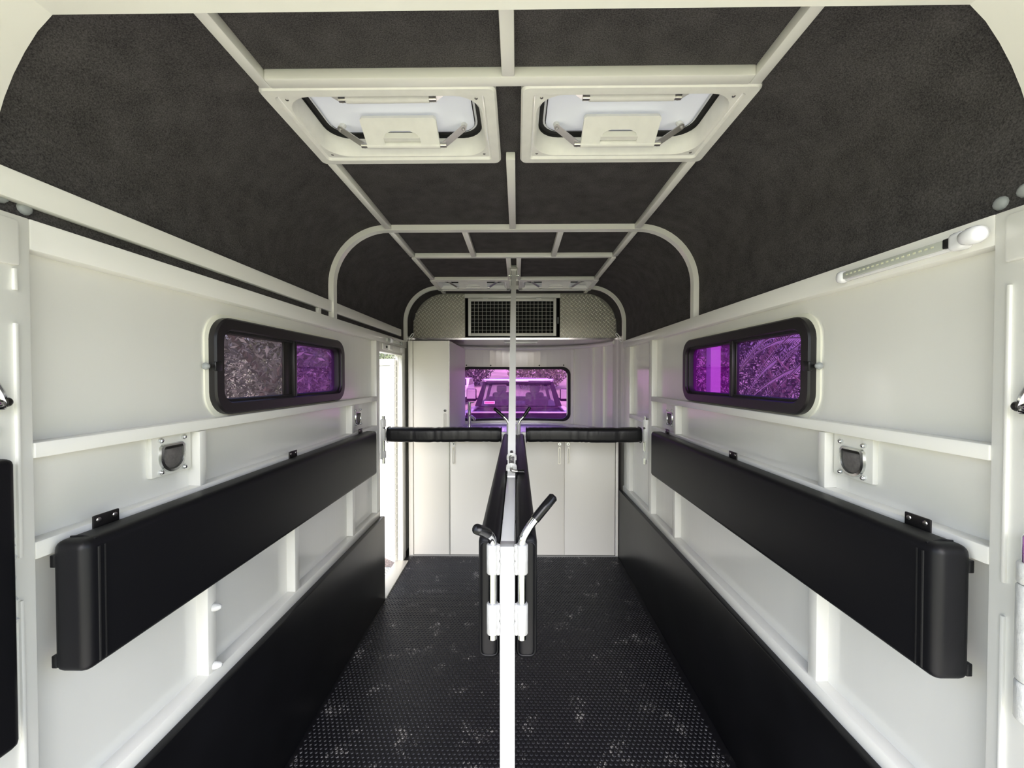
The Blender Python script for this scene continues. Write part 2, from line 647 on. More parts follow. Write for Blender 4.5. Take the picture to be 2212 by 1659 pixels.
cm = MB()
a, b = lining(0), lining(-0.02)
for i in range(len(a) - 1):
    (ax, az), (bx, bz), (cx_, cz_), (dx, dz) = a[i], a[i + 1], b[i + 1], b[i]
    flat = abs(az - ZC) < 1e-6 and abs(bz - ZC) < 1e-6
    if not flat:
        cm.add([(ax, .70, az), (bx, .70, bz), (cx_, .70, cz_), (dx, .70, dz), (ax, YP + .3, az), (bx, YP + .3, bz), (cx_, YP + .3, cz_), (dx, YP + .3, dz)],
               [(0, 1, 2, 3), (4, 7, 6, 5), (0, 4, 5, 1), (1, 5, 6, 2), (2, 6, 7, 3), (3, 7, 4, 0)])
    else:
        xs = sorted({ax, bx, *[h[0] + q for h in HATCH for q in (-HO_W / 2, HO_W / 2)]})
        ys = sorted({.70, YP + .3, *[h[1] + q for h in HATCH for q in (-HO_D / 2, HO_D / 2)]})
        for x0, x1 in zip(xs, xs[1:]):
            for y0, y1 in zip(ys, ys[1:]):
                mx_, my_ = (x0 + x1) / 2, (y0 + y1) / 2
                if any(abs(mx_ - h[0]) < HO_W / 2 and abs(my_ - h[1]) < HO_D / 2 for h in HATCH):
                    continue
                cm.box(x0, x1, y0, y1, ZC, ZC + 0.02)
ceiling = tag(cm.build('ceiling', 'carpet', None, True, 40), 'rounded roof lined with dark grey carpet', 'ceiling', kind='structure')


def cbar(x0, x1, y0, y1, z0=ZC - 0.026, name='beam', m='white_paint'):
    return MB().rbox(x0, x1, y0, y1, z0, ZC + 0.001, 0.003).build(name, m, ceiling, True)


for sx in (-1, 1):
    for y0, y1 in ((0.72, 1.055), (1.43, 2.062), (2.100, 2.53), (2.565, 3.125), (3.16, 3.63)):
        cbar(sx * 0.611, sx * 0.641, y0, y1)
cbar(-0.611, 0.611, 1.022, 1.056)
cbar(-0.611, 0.611, 2.53, 2.562)
cbar(-0.611, 0.611, 3.128, 3.158)
cbar(-0.016, 0.016, 0.72, 1.022)
cbar(-0.016, 0.016, 1.405, 2.062)
cbar(-0.262, -0.232, 2.102, 2.53)
cbar(0.232, 0.262, 2.102, 2.53)
cbar(-0.048, -0.018, 2.562, 3.128)
cbar(0.018, 0.048, 2.562, 3.128)
for y0, y1 in ((2.062, 2.100), (3.43, 3.462)):
    band(0.027, -0.001, y0, y1).build('arch_frame', 'white_paint', ceiling, True)

# rear frame: straight header with mitred, curved corners
def rear_path(off):
    pts = [(-0.955 - off, 1.45)]
    for k in range(9):
        a_ = pi - R(41.4) * k / 8
        pts.append((-0.455 + (0.5 + off) * cos(a_), 1.84 + (0.5 + off) * sin(a_)))
    pts[-1] = (pts[-1][0] + (0.1 * off), 2.165 + off)
    return pts + [(-x, z) for x, z in reversed(pts)]


def rear_band(o0, o1, y0, y1):
    loops = []
    for (ax, az), (bx, bz) in zip(rear_path(o0), rear_path(o1)):
        loops.append([(ax, y0, az), (ax, y1, az), (bx, y1, bz), (bx, y0, bz)])
    return MB().loft(loops, cap0=True, cap1=True)


rb = rear_band(0.0, 0.125, 0.672, 0.748).build('trim_1', 'white_paint', None, True)
tag(rb, 'white rear door frame arching across the top of the picture', 'door frame', kind='structure')
rear_band(0.014, 0.125, 0.60, 0.672).build('outer_lip', 'white_paint', rb, True)
rear_band(0.045, 0.16, 0.52, 0.60).build('rubber_seal', 'black_rubber', rb, True)

# raised rear door over the entrance, added to block high sky light (its dark lining shows in the top corners)
dd = thing('door_2', (0, .52, 2.30), 'raised rear door with dark lining above the entrance, added to block the sky', 'door', kind='structure')
MB().rbox(-1.02, 1.02, -.85, .515, 2.335, 2.365, .004).build('panel', 'white_paint', dd, True)
MB().rbox(-.97, .97, -.82, .510, 2.322, 2.337, .004).build('lining', 'carpet', dd, True)
for s_ in (-1, 1):
    MB().tube([(s_ * 1.0, .50, 1.95), (s_ * 1.0, -.35, 2.325)], .009, 8).build('gas_strut', 'dark_steel', dd, True)

# lowered rear ramp the photographer stands on, unseen, added pale to bounce light up
rp = MB().add([(x, y, z + dz) for x in (-.93, .93) for (y, z) in ((.545, -.02), (-1.35, -.40)) for dz in (0, -.05)],
              [(0, 1, 3, 2), (4, 6, 7, 5), (0, 4, 5, 1), (2, 3, 7, 6), (0, 2, 6, 4), (1, 5, 7, 3)]).build('trim_4', 'bounce_ramp_alu')
tag(rp, 'lowered pale rear ramp in front of the entrance, added unseen to bounce light', 'ramp', kind='structure')

# ------------------------------------------------------------------ roof hatches
HZ = 2.243


def hatch(cx, cy, label):
    t = thing('roof_hatch', (cx, cy, HZ), label, 'roof hatch', 'white roof hatches')

    def loop(w, d, r, z, n=6):
        return [(cx + u, cy + v, HZ + z) for u, v in rrect(0, 0, w, d, r, n)]

    # bezel with rounded outer edge and inner rim
    MB().loft([loop(.612, .364, .018, .026), loop(.622, .374, .022, .018), loop(.622, .374, .022, .006), loop(.612, .364, .018, 0.0),
               loop(.560, .318, .012, 0.0), loop(.548, .306, .010, .008), loop(.548, .306, .010, .026)]).build('bezel', 'hatch_plastic', t, True, 30)
    # corner gussets: rectangle outside, rounded funnel mouth inside
    a_ = loop(.548, .306, .010, .007)
    b_ = loop(.536, .294, .075, .007)
    MB().loft([a_, b_]).build('gusset_plate', 'hatch_plastic', t, True)
    MB().loft([b_, loop(.522, .284, .072, .014), loop(.512, .276, .070, .040), loop(.508, .272, .068, .062)]).build('funnel', 'hatch_plastic', t, True, 60)
    MB().loft([loop(.508, .272, .068, .060), loop(.506, .270, .068, .068), loop(.470, .236, .055, .072), loop(.462, .228, .052, .066)]).build('seal', 'black_rubber', t, True, 60)
    lid = MB()
    l1 = loop(.54, .30, .07, .080)
    l2 = loop(.475, .240, .058, .070)
    l3 = loop(.36, .15, .05, .074)
    lid.loft([l1, l2, l3], cap1=True)
    lidp = lid.build('lid', 'lid_plastic', t, True, 50)
    for sx in (-1, 1):
        for sy in (-1, 1):
            MB().dome((cx + sx * .256, cy + sy * .136, HZ + .0075), .0050, (0, 0, -1), .003, 8, 3).build('screw', 'screw_steel', t, True)
    # two rollers on folding links, the far one with the handle
    for by, pz, withgrip in ((cy + .086, .010, True), (cy - .082, .044, False)):
        bz = HZ + pz
        bar_ = MB().tube([(cx - .118, by, bz), (cx + .118, by, bz)], .0105, 14).build('roller', 'hatch_plastic', t, True)
        for sx in (-1, 1):
            MB().tube([(cx + sx * .118, by, bz), (cx + sx * .138, by, bz)], .0085, 12).build('roller_end', 'steel', bar_, True)
            # link: flat strip going up and outwards
            p0 = Vector((cx + sx * .130, by, bz))
            p1 = Vector((cx + sx * .196, by - .026, bz + .036)) if withgrip else Vector((cx + sx * .175, by - .02, bz + .018))
            d = (p1 - p0).normalized()
            sd = Vector((0, -0.81, 0.59))
            sd = (sd - d * sd.dot(d)).normalized()
            nn = d.cross(sd).normalized()
            poly = []
            for k in range(9):
                q = R(-90 + 180 * k / 8)
                poly.append(p1 + d * (.0095 * cos(q)) + sd * (.0095 * sin(q)))
            for k in range(9):
                q = R(90 + 180 * k / 8)
                poly.append(p0 + d * (.0095 * cos(q)) + sd * (.0095 * sin(q)))
            n_ = len(poly)
            MB().add([p - nn * .0015 for p in poly] + [p + nn * .0015 for p in poly],
                     [tuple(range(n_)), tuple(range(n_, 2 * n_))] + [(k, (k + 1) % n_, n_ + (k + 1) % n_, n_ + k) for k in range(n_)]).build('link', 'steel', t, True)
            MB().dome(p1 - Vector((0, .002, .003)), .0055, (0, -.6, -.8), .004, 8, 3).build('rivet', 'steel', t, True)
            if withgrip:
                MB().tube([p1 + Vector((0, .002, .003)), p1 + Vector((-sx * .0, .022, .026))], .010, 10).build('stalk', 'hatch_plastic', t, True)
        if withgrip:
            # handle plate leaning up from the roller with an arched finger hole
            out = [(-.117, 0), (-.117, .082), (-.110, .088), (.110, .088), (.117, .082), (.117, 0)]
            hole = [(.056, 0.004)]
            for k in range(0, 13):
                q = R(180 * k / 12)
                cu = .034 if k <= 6 else -.034
                hole.append((cu + .022 * cos(q) if k != 6 else 0, .030 + .022 * sin(q)))
            hole.append((-.056, 0.004))
            ring = out + list(reversed(hole))
            # outline order: left bottom -> round -> right bottom -> hole back
            poly2 = [(-.117, 0), (-.117, .082), (-.110, .088), (.110, .088), (.117, .082), (.117, 0), (.058, 0), (.058, .024), (.050, .040), (.030, .049), (-.030, .049), (-.050, .040), (-.058, .024), (-.058, 0)]
            e2 = Vector((0, -.86, .51))
            nn = Vector((0, -.51, -.86))
            o_ = Vector((cx, by, bz - .002))
            n_ = len(poly2)
            vv = [o_ + Vector((u, 0, 0)) + e2 * v + nn * .006 for u, v in poly2] + [o_ + Vector((u, 0, 0)) + e2 * v - nn * .006 for u, v in poly2]
            # split in three convex pieces so the notch shades cleanly
            g = MB()
            def quadbox(pl):
                k_ = len(pl)
                g.add([o_ + Vector((u, 0, 0)) + e2 * v + nn * .007 for u, v in pl] + [o_ + Vector((u, 0, 0)) + e2 * v - nn * .007 for u, v in pl],
                      [tuple(range(k_)), tuple(range(2 * k_ - 1, k_ - 1, -1))] + [(k, (k + 1) % k_, k_ + (k + 1) % k_, k_ + k) for k in range(k_)])
            quadbox([(-.117, 0), (-.117, .082), (-.110, .088), (-.058, .088), (-.058, 0)])
            quadbox([(.058, 0), (.058, .088), (.110, .088), (.117, .082), (.117, 0)])
            quadbox([(-.058, .024), (-.058, .088), (-.030, .088), (-.030, .049), (-.050, .040)])
            quadbox([(.058, .024), (.050, .040), (.030, .049), (.030, .088), (.058, .088)])
            quadbox([(-.030, .049), (-.030, .088), (.030, .088), (.030, .049)])
            g.build('handle', 'hatch_plastic', t)
            MB().box(cx - .058, cx + .058, by - .030, by - .012, bz + .004, bz + .022).build('handle_recess', 'hatch_plastic', t)
    return t


hatch(*HATCH[0], 'white roof hatch nearest the camera, on the left of the centre rail')
hatch(*HATCH[1], 'white roof hatch nearest the camera, on the right of the centre rail')
hatch(*HATCH[2], 'white roof hatch above the tread plate bulkhead, left of the sloping brace')
hatch(*HATCH[3], 'white roof hatch above the tread plate bulkhead, right of the sloping brace')

# ------------------------------------------------------------------ side windows


def side_window(s, idx):
    left = s < 0
    name = 'window_%d' % idx
    t = thing(name, (s * XS, 1.705, WIN_Z0), 'black framed sliding window with purple tint in the %s wall' % ('left' if left else 'right'), 'window', kind='structure')
    yc, zc = (WIN_Y0 + WIN_Y1) / 2, (WIN_Z0 + WIN_Z1) / 2
    w, h = WIN_Y1 - WIN_Y0, WIN_Z1 - WIN_Z0

    def loop(dw, r, x):
        return [(s * x, y, z) for y, z in rrect(yc, zc, w - 2 * dw, h - 2 * dw, r, 8)]
    MB().loft([loop(-.012, .082, .936), loop(-.011, .082, .930), loop(.002, .075, .926)]).build('caulk_bead', 'caulk', t, True, 60)
    MB().loft([loop(0, .075, .96), loop(0, .075, .909), loop(.005, .072, .904), loop(.036, .045, .904), loop(.040, .042, .910), loop(.040, .042, .96)]).build('frame', 'window_frame', t, True, 30)
    MB().loft([loop(.040, .042, .918), loop(.048, .036, .918), loop(.050, .034, .924), loop(.050, .034, .948)]).build('inner_seal', 'black_rubber', t, True, 30)
    # mullion
    MB().rbox(s * .912, s * .945, 1.700, 1.722, WIN_Z0 + .04, WIN_Z1 - .04, .003).build('mullion', 'window_frame', t, True)
    y0, y1 = WIN_Y0 + .045, WIN_Y1 - .045
    z0, z1 = WIN_Z0 + .042, WIN_Z1 - .042
    MB().box(s * .932, s * .936, y0, 1.712, z0, z1).build('pane', 'glass_screen' if left else 'glass_violet', t)
    MB().box(s * .940, s * .944, 1.705, y1, z0, z1).build('pane', 'glass_violet' if left else 'glass_purple', t)
    # sliding sash stile seen beside the mullion
    MB().rbox(s * .924, s * .931, 1.640 if left else 1.690, 1.700 if left else 1.706, z0, z1, .002).build('sash_stile', 'dark_steel', t, True)
    k = MB().dome((s * .922, 1.224, 1.534), .011, (-s, -.5, 0), .016, 12, 5)
    k.tube([(s * .93, 1.230, 1.534), (s * .918, 1.222, 1.534)], .006, 10)
    k.build('latch_knob', 'grey_plastic', t, True)
    MB().rbox(s * .900, s * .912, 1.238, 1.266, 1.520, 1.548, .002).build('latch_block', 'black_plastic', t, True)
    return t


side_window(-1, 1)
side_window(1, 2)

# ------------------------------------------------------------------ wall pads


def wall_pad(s):
    left = s < 0
    t = thing('wall_pad', (s * .89, .775, .915), 'long black vinyl pad along the %s wall under the window' % ('left' if left else 'right'), 'pad', 'padded boards along the walls')
    MB().rbox(s * .822, s * .893, .780, 2.445, .915, 1.178, .018, 5).build('cushion', 'vinyl', t, True, 60)
    # stitched seam near the rear end, and across its top corner
    m = MB()
    m.tube([(s * .8215, .806, .928), (s * .8212, .806, 1.160)], .0022, 8)
    m.build('seam', 'vinyl', t, True)
    m = MB()
    m.tube([(s * .8215, .818, .928), (s * .8212, .818, 1.160)], .0016, 8)
    m.build('seam', 'vinyl', t, True)
    m = MB()
    m.tube([(s * .828, .807, 1.1745), (s * .862, .812, 1.1788), (s * .880, .807, 1.1782)], .0018, 8)
    m.build('seam', 'vinyl', t, True)
    MB().rbox(s * .885, s * .8965, .783, .80, 1.125, 1.150, .002).build('back_board', 'black_plastic', t, True)
    MB().rbox(s * .885, s * .8965, .783, .80, .925, .950, .002).build('back_board', 'black_plastic', t, True)
    for yc in (.895, 1.655, 2.375):
        pl = MB().rbox(s * .8945, s * .8995, yc - .029, yc + .029, 1.155, 1.199, .004).build('hanger_plate', 'dark_steel', t, True)
        for dy in (-.018, .018):
            MB().dome((s * .8945, yc + dy, 1.188), .0055, (-s, 0, 0), .003, 8, 3).build('screw', 'steel', pl, True)
    return t


wall_pad(-1)
wall_pad(1)

# ------------------------------------------------------------------ recessed tie rings


def tie_ring(s, yc, zc, scale, label, full=True):
    t = thing('tie_ring', (s * .93, yc, zc), label, 'tie ring', 'recessed tie rings')
    k = scale
    xp = .922
    MB().rbox(s * xp, s * (XS + .002), yc - .062 * k, yc + .066 * k, zc - .054 * k, 1.3455, .003).build('plate', 'white_paint', t, True)
    # D-shaped cup: flat top, round bottom

    def dloop(r, x, dz=0):
        pts = []
        for q in range(0, 181, 12):
            a_ = R(180 + q)
            pts.append((r * cos(a_), r * sin(a_) - .006))
        pts += [(r * .96, r * .55), (r * .78, r * .74), (-r * .78, r * .74), (-r * .96, r * .55)]
        return [(s * x, yc + u * k, zc + (v + dz) * k) for u, v in pts]
    MB().loft([dloop(.042, xp), dloop(.040, xp - .006), dloop(.033, xp - .007), dloop(.030, xp + .004)]).build('cup_rim', 'zinc', t, True, 50)
    ringp = MB().loft([dloop(.031, xp + .006), dloop(.031, xp - .002), dloop(.027, xp - .005)], cap0=True, cap1=True).build('ring_flap', 'ring_grey', t, True, 40)
    MB().tube([(s * (xp - .006), yc - .026 * k, zc + .021 * k), (s * (xp - .006), yc + .026 * k, zc + .021 * k)], .004 * k, 8).build('hinge_rod', 'dark_steel', t, True)
    for dy in (-.0375, .0375):
        for dz in (-.042, .042):
            m = MB().tube([(s * xp, yc + dy * k, zc + dz * k), (s * (xp - .005), yc + dy * k, zc + dz * k)], .0068 * k, 10)
            m.dome((s * (xp - .005), yc + dy * k, zc + dz * k), .0062 * k, (-s, 0, 0), .006 * k, 10, 4)
            m.build('dome_nut', 'chrome', t, True)
    return t


tie_ring(-1, 1.100, 1.290, 1.0, 'steel tie ring on a raised plate, near the camera on the left wall')
tie_ring(1, 1.100, 1.281, 1.0, 'steel tie ring on a raised plate, near the camera on the right wall')
tie_ring(-1, 2.40, 1.265, 1.0, 'small tie ring below the far end of the left window')
tie_ring(1, 2.40, 1.265, 1.0, 'small tie ring below the far end of the right window')

# ------------------------------------------------------------------ LED strip light, right wall
t = thing('strip_light', (.90, .935, 1.745), 'white strip light with clear lens high on the right wall', 'light')
MB().rbox(.884, .902, .80, 1.095, 1.753, 1.779, .006).build('housing', 'lamp_white', t, True)
MB().rbox(.878, .886, .835, 1.088, 1.757, 1.776, .005).build('lens', 'lamp_lens', t, True)
MB().rbox(.8775, .8865, .822, .836, 1.757, 1.777, .003).build('end_block', 'black_plastic', t, True)
m = MB().rbox(.874, .902, 1.085, 1.112, 1.750, 1.782, .012, 4).build('end_cap', 'lamp_white', t, True)
m = MB().rbox(.874, .902, .795, .826, 1.748, 1.784, .010, 4).build('end_cap', 'lamp_white', t, True)
m = MB()
pr_ = [(.800, .006), (.796, .013), (.785, .0165), (.772, .0165), (.763, .012), (.760, .004)]
m.tube([(.878, y, 1.766) for y, r in pr_], [r for y, r in pr_], 16)
m.build('switch_knob', 'lamp_white', t, True, 60)
for k in range(18):
    y = .852 + k * .0128
    MB().box(.8768, .8785, y, y + .005, 1.7655, 1.7690).build('led', 'led_yellow', t)

# second strip light and switch box above the side door
t = thing('strip_light', (-.90, 3.0, 1.75), 'slim grey strip light above the open side door', 'light')
MB().rbox(-.902, -.886, 2.86, 3.20, 1.752, 1.778, .006).build('housing', 'lamp_lens', t, True)
MB().rbox(-.902, -.876, 2.92, 2.965, 1.748, 1.784, .012, 4).build('switch_knob', 'lamp_white', t, True)
MB().rbox(-.902, -.880, 3.19, 3.215, 1.750, 1.780, .006).build('end_cap', 'grey_plastic', t, True)
t = thing('switch_panel', (-.90, 3.0, 1.69), 'pale switch panel on the lintel of the side door', 'switch')
MB().rbox(-.898, -.891, 2.77, 3.27, 1.690, 1.732, .003).build('plate', 'white_paint', t, True)
MB().rbox(-.893, -.874, 2.87, 2.93, 1.695, 1.728, .003).build('switch', 'hatch_plastic', t, True)
MB().rbox(-.893, -.886, 3.19, 3.26, 1.694, 1.730, .003).build('socket', 'hatch_plastic', t, True)
MB().dome((-.891, 2.84, 1.712), .009, (1, 0, 0), .010, 10, 4).build('knob', 'black_plastic', t, True)

# ------------------------------------------------------------------ rear jamb fittings


def jamb_latch(s, z, label):
    t = thing('gate_latch', (s * .897, .71, z), label, 'latch', 'chrome latches on the rear posts')
    m = MB().rbox(s * .882, s * .901, .690, .714, z - .014, z + .008, .005)
    m.build('body', 'chrome', t, True)
    MB().tube([(s * .888, .712, z), (s * .884, .702, z + .018), (s * .882, .690, z + .044)], [.006, .007, .005], 10).build('lever', 'chrome', t, True)
    MB().dome((s * .886, .713, z), .009, (-s * .4, 1, 0), .008, 10, 4).build('pivot', 'dark_steel', t, True)
    m = MB()
    m.loft([[(s * (XF + .001), .700 + r * cos(R(30 * k)), z - .052 + r * sin(R(30 * k))) for k in range(12)] if i == 0 else
            [(s * (XF - .002), .700 + r * cos(R(30 * k)), z - .052 + r * sin(R(30 * k))) for k in range(12)] for i, r in ((0, .015), (1, .014), (1, .010))])
    m.build('keeper_rim', 'weld_paint', t, True)
    MB().cyl((s * (XF + .002), .700, z - .052), (s * (XF - .001), .700, z - .052), .0105, 14).build('keeper_hole', 'void_black', t, True)
    return t


jamb_latch(-1, 1.456, 'chrome gate latch on the left rear post at the edge of the picture')
jamb_latch(1, 1.450, 'chrome gate latch on the right rear post at the edge of the picture')

t = thing('post_hinge', (.90, .70, .90), 'white hinge barrel with chrome pin on the right rear post', 'hinge')
for z0, z1 in ((.915, .982), (.984, 1.148), (1.150, 1.186)):
    MB().tube([(.893, .690, z0), (.893, .690, z0 + .003), (.893, .690, z1 - .003), (.893, .690, z1)], [.019, .021, .021, .019], 18).build('barrel', 'weld_paint', t, True)
MB().tube([(.893, .690, .97), (.893, .690, 1.230), (.893, .690, 1.234)], [.0155, .0155, .013], 16).build('pin', 'chrome', t, True)

jp = MB().rbox(-.902, -.872, .585, .716, .835, 1.356, .012, 3).build('jamb_pad', 'vinyl', None, True, 60)
tag(jp, 'black padded strip on the left rear post at the edge of the picture', 'pad')

# ------------------------------------------------------------------ chest bars


def chest_bar(s):
    left = s < 0
    t = thing('chest_bar', (s * .88, 2.77, .90), 'black padded chest bar across the %s stall' % ('left' if left else 'right'), 'chest bar', 'padded chest bars')
    zc, yc = 1.110, 2.770
    x0, x1 = (.082, .858)
    n = 18
    loops = []
    rng = random.Random(3 if left else 9)
    N = 64
    creases = [rng.uniform(.1, .9) for _ in range(9)]
    for i in range(N + 1):
        f = i / N
        x = s * (x0 + (x1 - x0) * f)
        ex = 1.0
        if f < .02 or f > .98:
            ex = .92
        lp = []
        w = sum(.0028 * math.exp(-((f - c) / .010) ** 2) for c in creases)
        droop = .002 * sin(f * 7)
        for y, z in rrect(0, 0, .098 * ex, .098 * ex, .026, 4):
            a_ = math.atan2(z, y)
            q = 1 - (w / .05) - .020 * mnoise.noise(Vector((f * 16, a_ * 1.3, 3.1 if left else 7.7)))
            lp.append((x, yc + y * q, zc + z * q + droop))
        loops.append(lp)
    MB().loft(loops, cap0=True, cap1=True).build('padding', 'vinyl_wrinkled', t, True, 60)
    for fx in (x0 + .004, x1 - .004):
        lp = [(s * fx, yc + y, zc + z) for y, z in rrect(0, 0, .100, .100, .028, 4)]
        MB().tube(lp + [lp[0]], .0028, 6, caps=False).build('piping', 'vinyl', t, True)
    MB().rbox(s * .050, s * .90, yc - .018, yc + .018, zc - .018, zc + .018, .003).build('bar', 'pole_paint', t, True)
    xh = .884
    for z0, z1 in ((1.165, 1.215), (1.070, 1.150), (.955, 1.000)):
        MB().tube([(s * xh, yc - .022, z0), (s * xh, yc - .022, z1)], .0165, 14).build('hinge_barrel', 'weld_paint', t, True)
    MB().tube([(s * xh, yc - .022, .915), (s * xh, yc - .022, 1.238)], .0105, 12).build('hinge_pin', 'chrome', t, True)
    MB().rbox(s * .884, s * .902, yc - .040, yc - .005, .945, 1.215, .003).build('hinge_plate', 'weld_paint', t, True)
    return t


chest_bar(-1)
chest_bar(1)

# ------------------------------------------------------------------ centre divider
D = thing('stall_divider', (0, .94, 0), 'black padded centre divider on a white post with drop pins', 'divider')
MB().rbox(-.0175, .0175, .920, .955, 0.0035, 1.115, .003).build('post', 'post_paint_dimmed', D, True)
MB().rbox(-.0165, .0165, .950, 1.600, 1.083, 1.1145, .003).build('rail', 'pole_paint', D, True)
MB().rbox(-.0175, .0175, 2.70, 2.735, .30, 1.150, .003).build('front_post', 'pole_paint', D, True)
MB().rbox(-.0160, .0160, .955, 2.70, .86, 1.080, .003).build('core_board', 'black_plastic', D, True)


def divider_pad(s):
    c = MB().rbox(s * .0185, s * .0705, .962, 2.745, .822, 1.122, .019, 5).build('cushion', 'vinyl', D, True, 60)
    # piping round the rear end
    lp = [(s * .0445 + u, .9625, .972 + v) for u, v in rrect(0, 0, .042, .272, .012, 3)]
    MB().tube(lp + [lp[0]], .0018, 6, caps=False).build('seam', 'vinyl', c, True)


divider_pad(-1)
divider_pad(1)
# cover flap closing the top between the cushions in front of the rail
MB().rbox(-.030, .030, 1.62, 2.735, 1.090, 1.119, .010, 3).build('cover_strip', 'vinyl', D, True, 60)


def drop_pin(s, yc, zs, near):
    """two sleeves and a bent pin with a black grip"""
    xs = s * .0335
    for z0, z1 in zs:
        m = MB()
        m.tube([(xs, yc, z0), (xs, yc, z0 + .002), (xs, yc, z1 - .002), (xs, yc, z1)], [.0125, .0138, .0138, .0125], 18)
        m.build('sleeve', 'sleeve_paint_dimmed', D, True, 50)
        # knobbly fillet weld between sleeve and post
        pts = [(s * .0205 + s * .0015 * sin(k * 1.9), yc - .004 + .002 * cos(k * 2.3), z0 + (z1 - z0) * k / 9) for k in range(10)]
        MB().tube(pts, [.0050 + .0016 * sin(k * 2.6) for k in range(10)], 8).build('weld_bead', 'sleeve_paint_dimmed', D, True, 60)
    top = zs[0][1]
    bot = zs[-1][0]
    if near:
        if s > 0:
            bend = [(xs, yc, bot - .012), (xs, yc, top), (xs + .002, yc, top + .012), (xs + .010, yc + .004, top + .026), (xs + .020, yc + .009, top + .040), (xs + .032, yc + .014, top + .054)]
            grip = [(xs + .030, yc + .0135, top + .052), (xs + .052, yc + .022, top + .076), (xs + .074, yc + .031, top + .099), (xs + .077, yc + .032, top + .102)]
        else:
            bend = [(xs, yc, bot - .012), (xs, yc, top), (xs - .001, yc - .002, top + .011), (xs - .005, yc - .010, top + .023), (xs - .011, yc - .021, top + .033)]
            grip = [(xs - .0105, yc - .020, top + .032), (xs - .020, yc - .045, top + .047), (xs - .029, yc - .070, top + .060), (xs - .030, yc - .073, top + .0615)]
    else:
        k = 1
        bend = [(xs, yc, bot - .012), (xs, yc, top), (xs + s * .003, yc, top + .012), (xs + s * .014, yc, top + .030), (xs + s * .034, yc, top + .050)]
        grip = [(xs + s * .032, yc, top + .048), (xs + s * .064, yc, top + .076), (xs + s * .096, yc, top + .103), (xs + s * .099, yc, top + .106)] if s < 0 else \
               [(xs + s * .032, yc, top + .048), (xs + s * .054, yc, top + .080), (xs + s * .074, yc, top + .110), (xs + s * .076, yc, top + .113)]
    pin = MB().tube(bend, .0095, 14).build('drop_pin', 'chrome', D, True, 50)
    MB().tube(grip, [.0112, .0115, .0112, .006], 16).build('grip', 'grip_black', pin, True, 50)


for s in (-1, 1):
    drop_pin(s, .925, ((1.052, 1.119), (.913, .983)), True)
for s in (-1, 1):
    drop_pin(s, 2.70, ((1.060, 1.190),), False)
# hinge bolts on the rail side
for s in (-1, 1):
    MB().dome((s * .0165, 1.13, 1.098), .005, (s, 0, 0), .004, 8, 3).build('rivet', 'steel', D, True)

# sloping brace from the divider rail to the roof
B = thing('divider_brace', (0, 1.62, 1.12), 'slender white brace sloping from the divider up to the roof', 'brace')
p0 = Vector((0, 1.635, 1.115))
p1 = Vector((0, 2.790, 2.225))
d = (p1 - p0).normalized()
n = Vector((0, -d.z, d.y))


def slab(name, q0, q1, wx, t0, t1, m, x0=None):
    """box along the brace between q0 and q1, x half-width wx, thickness t0..t1 along n"""
    vs = []
    cx_ = x0 or 0
    for q in (q0, q1):
        for sx in (-1, 1):
            for tt in (t0, t1):
                vs.append(q + Vector((cx_ + sx * wx, 0, 0)) + n * tt)
    return MB().add(vs, [(0, 1, 3, 2), (4, 6, 7, 5), (0, 4, 5, 1), (2, 3, 7, 6), (0, 2, 6, 4), (1, 5, 7, 3)]).build(name, m, B)


slab('tube', p0, p1, .0160, -.016, .016, 'pole_paint')
for sx in (-1, 1):
    slab('bracket_ear', p1 - d * .15, p1 + d * .03, .003, -.024, .024, 'white_paint', sx * .0225)
slab('bracket_back', p1 - d * .02, p1 + d * .035, .0255, .016, .024, 'white_paint')
MB().cyl((-.034, p1.y - .04, p1.z - .04), (.034, p1.y - .04, p1.z - .04), .007, 10).build('pivot_bolt', 'chrome', B, True)
# spring latch at the foot
def lug(name, at, r, th):
    m = MB()
    ex = Vector((1, 0, 0))
    lo = []
    for k in range(13):
        q = R(180 * k / 12)
        lo.append(at + ex * (r * cos(q)) + n * (r * sin(q)))
    lo += [at - ex * r - n * r * .9, at + ex * r - n * r * .9]
    k_ = len(lo)
    m.add([v - d * th / 2 for v in lo] + [v + d * th / 2 for v in lo],
          [tuple(range(k_)), tuple(range(2 * k_ - 1, k_ - 1, -1))] + [(k, (k + 1) % k_, k_ + (k + 1) % k_, k_ + k) for k in range(k_)])
    return m.build(name, 'weld_paint', B)


lug('latch_lug', p0 + d * .060 + n * .026, .0200, .008)
lug('latch_lug', p0 + d * .010 + n * .026, .0215, .009)
MB().tube([p0 + d * .082 + n * .033, p0 - d * .002 + n * .033], .0065, 12).build('latch_rod', 'zinc', B, True)
sp = []
for k in range(73):
    q = k / 72
    a_ = q * 2 * pi * 6
    sp.append(p0 + d * (.016 + .040 * q) + n * (.033 + .0098 * cos(a_)) + Vector((.0098 * sin(a_), 0, 0)))
MB().tube(sp, .0016, 6).build('latch_spring', 'steel', B, True, 60)
h0 = p0 - d * .002 + n * .033
pinh = MB().tube([h0 + d * .01, h0 - d * .006, h0 - d * .010 + Vector((.006, 0, 0)), h0 - d * .012 + Vector((.030, 0, -.001))], .0060, 12).build('latch_handle', 'steel', B, True, 60)
MB().tube([h0 - d * .012 + Vector((.024, 0, -.001)), h0 - d * .012 + Vector((.050, 0, -.002)), h0 - d * .012 + Vector((.052, 0, -.002))], [.0098, .0100, .007], 14).build('grip', 'grip_black', pinh, True, 50)
MB().rbox(-.0155, .0155, 1.555, 1.640, 1.1150, 1.1225, .002).build('foot_plate', 'weld_paint', B, True)

